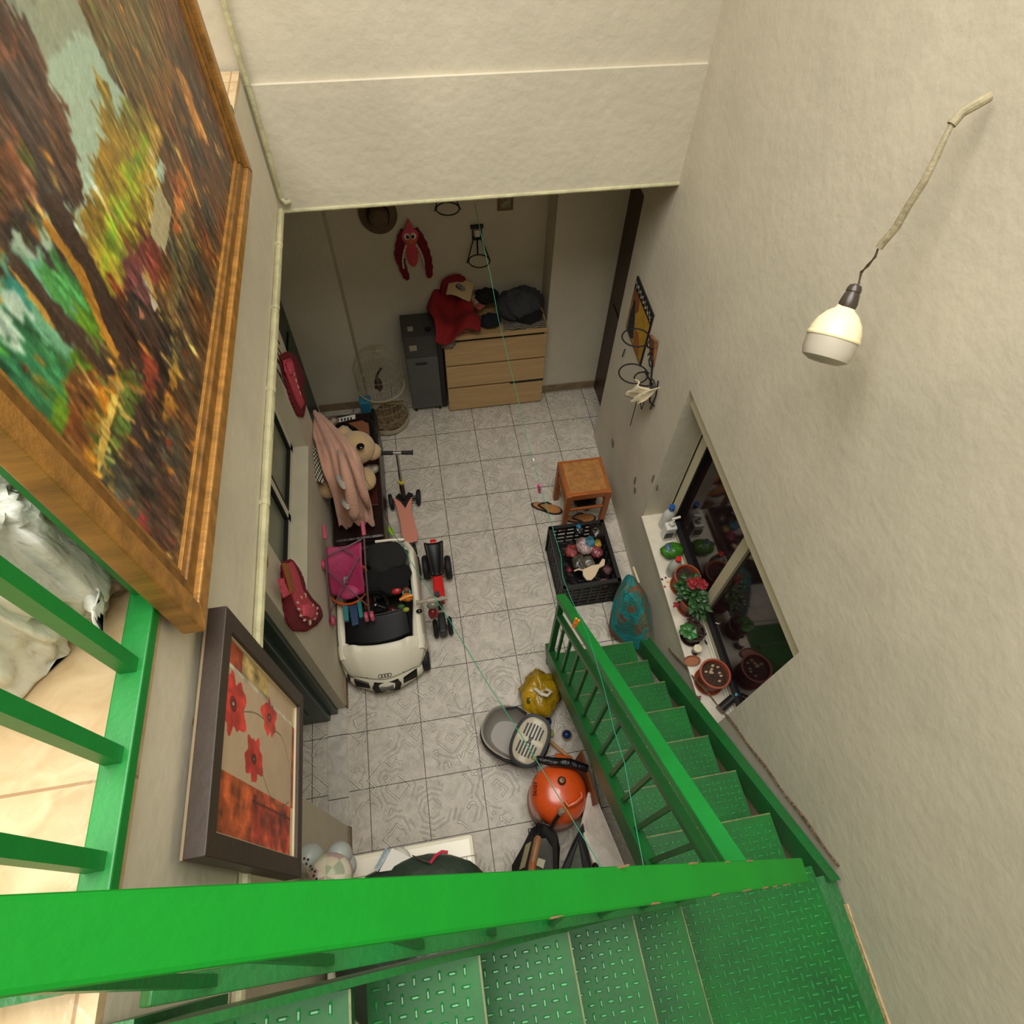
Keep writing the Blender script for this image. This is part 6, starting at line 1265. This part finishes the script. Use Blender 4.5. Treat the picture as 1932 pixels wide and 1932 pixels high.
vs_=thing('pink_glass_vase','pinkish cloudy glass vase under the corner of the poppy picture','vase',(-0.203,-3.16,1)); MB().lathe([(.03,.852),(.045,.90),(.05,1.0),(.035,1.06),(.03,1.06)],(Vector((-0.15,-3.169,1)).x,Vector((-0.15,-3.169,1)).y,0),n=24).build('glass_body',mat('cloudy_pink_glass',(176,156,140),.2,col2=(150,110,100),vs=8),vs_,smooth=True)
# ---- washing lines and pegs
LG=mat('green_plastic_line',(24,124,92),.4)
l1=[(0.985,-0.418,2.2),(0.99,-0.549,2.15),(1.012,-0.753,2.02),(1.019,-0.964,1.93),(1.034,-1.191,1.86),(1.041,-1.382,1.82),(1.045,-1.571,1.79),(1.053,-1.735,1.76),(1.059,-1.818,1.75),(1.068,-1.942,1.74),(1.076,-2.087,1.73),(1.08,-2.217,1.73),(1.065,-2.319,1.74),(1.072,-2.429,1.77),(1.088,-2.61,1.83),(1.08,-2.827,1.9),(1.07,-2.976,1.94),(1.068,-3.078,1.97),(1.049,-3.226,2),(1.037,-3.359,2.02)]
o=MB().tube([l1[0]]+[Vector(p)+Vector((.0008*math.sin(i*2),0,0)) for i,p in enumerate(l1[1:])],.0013,6).build('washing_line',LG,None,smooth=True); tag(o,'long green washing line running from under the beam to the stair rail','washing line')
l2=[(0.918,-3.348,2.08),(0.777,-2.946,1.95),(0.698,-2.747,1.9),(0.593,-2.461,1.84),(0.519,-2.282,1.8),(0.474,-2.163,1.76),(0.443,-2.049,1.7),(0.39,-1.86,1.5)]
o=MB().tube(l2,.0014,6).build('washing_line',LG,None,smooth=True); tag(o,'green washing line crossing from the front rail down to the toy car','washing line')
o=MB().tube([(0.385,-1.828,1.45),(0.366,-1.74,1.4),(0.307,-1.485,1.25),(0.217,-1.183,1.05),(0.171,-0.896,0.88)],.0013,5).build('hanging_string',BLACK,None); tag(o,'thin black cord stretched over the pink blanket','cord')
def peg(c,d,m,lab,k=1.0):
    t=thing('clothes_peg',lab,'clothes peg',c,'clothes pegs on the washing line'); c=Vector(c); d=Vector(d).normalized()
    s=d.cross(Vector((.3,.2,1))).normalized()
    for q in (-1,1): MB().bar(c-d*.030*k+s*.006*q*k,c+d*.030*k+s*.002*q*k,.009*k,.006*k).build('peg_leg',m,t,bevel=.0015)
    MB().ring(c+d*.004,.006*k,.0018*k,nrm=tuple(s),n=12,k=5).build('spring',CHROME,t)
peg((1.056,-1.745,1.76),(.1,-.1,-1),WHITEP,'white clothes peg on the green washing line',.75)
peg((1.06,-1.861,1.72),(.1,.0,-1),mat('pink_peg_plastic',(206,62,130),.35),'pink clothes peg on the green washing line near the stool',1.1)
peg((1.059,-2.542,1.8),(-.2,-.1,-1),mat('orange_peg_plastic',(224,122,30),.35),'orange clothes peg on the green washing line above the stair rail',1.0)
# ---- upper floor: white sack
sk=thing('white_sack','big knotted white plastic sack on the upper floor behind the green railing','bag',(-.35,-2.6,2.90))
SKM=mat('translucent_white_polythene',(226,226,214),.32,bump=1.6,bs=4.5,stretch=(1,2.6,1),var=.06,vs=3)
b=MB()
k0=Vector((0.015,-2.805,2.983)); cS=Vector((-.40,-2.57,3.10))
def sack(u,v):
    a=2*PI*u; t=PI*v; d=Vector((math.sin(t)*math.cos(a),math.sin(t)*math.sin(a),math.cos(t)))
    g=1+.045*math.sin(a*9+math.cos(t)*5)*math.sin(t)+.05*(float(fbm(d.x*3+5,d.y*3+d.z*2+5,7))-.5)*2+.02*math.sin(a*23+t*7)
    d=Vector([math.copysign(abs(q)**.6,q) for q in d]); p=cS+Vector((d.x*.45*g,d.y*.43*g,d.z*.30*g))
    r_=p-k0; th=math.atan2(r_.y,r_.x)+.25*math.sin(r_.length*9); fd=(abs(math.sin(th*8.5+.9*math.sin(th*3)))-.5)*.035*math.exp(-r_.length*1.6)*min(1,r_.length*8); p+=d*fd
    p.x=min(p.x,.045); p.z=max(p.z,2.905); return p
b.grid(sack,220,110); b.build('sack_body',SKM,sk,smooth=True,angle=9)
b=MB()
def ear(u,v):
    p=k0+Vector((.0+.085*v*math.cos(u*2.4-1.5),-.01-.10*v*math.sin(u*2.0+.6),.03+.02*math.sin(u*9)*v-.01*v)); p.x=min(p.x,.05); return p
b.grid(ear,22,10); b.build('torn_flap',SKM,sk,smooth=True,solid=.002,angle=9)
o=MB().ell((0.015,-2.771,2.939),(.045,.042,.032),n=30,m=16,amp=.35,fr=4,seed=5).build('spotted_fabric',mat('leopard_print_fabric',(206,176,150),.8,col2=(22,16,16),vs=26),None,smooth=True,angle=9); tag(o,'black and cream spotted fabric bundle poking out beside the white sack','fabric')
# crack/cable mark at the poppy hook
o=MB().ell((0.103,-2.996,2.73),(.002,.008,.012),n=8,m=6).build('wall_hook',mat('rusty_hook',(110,80,52),.7),None); tag(o,'small rusty hook in the slab edge left of the poppy picture','hook')
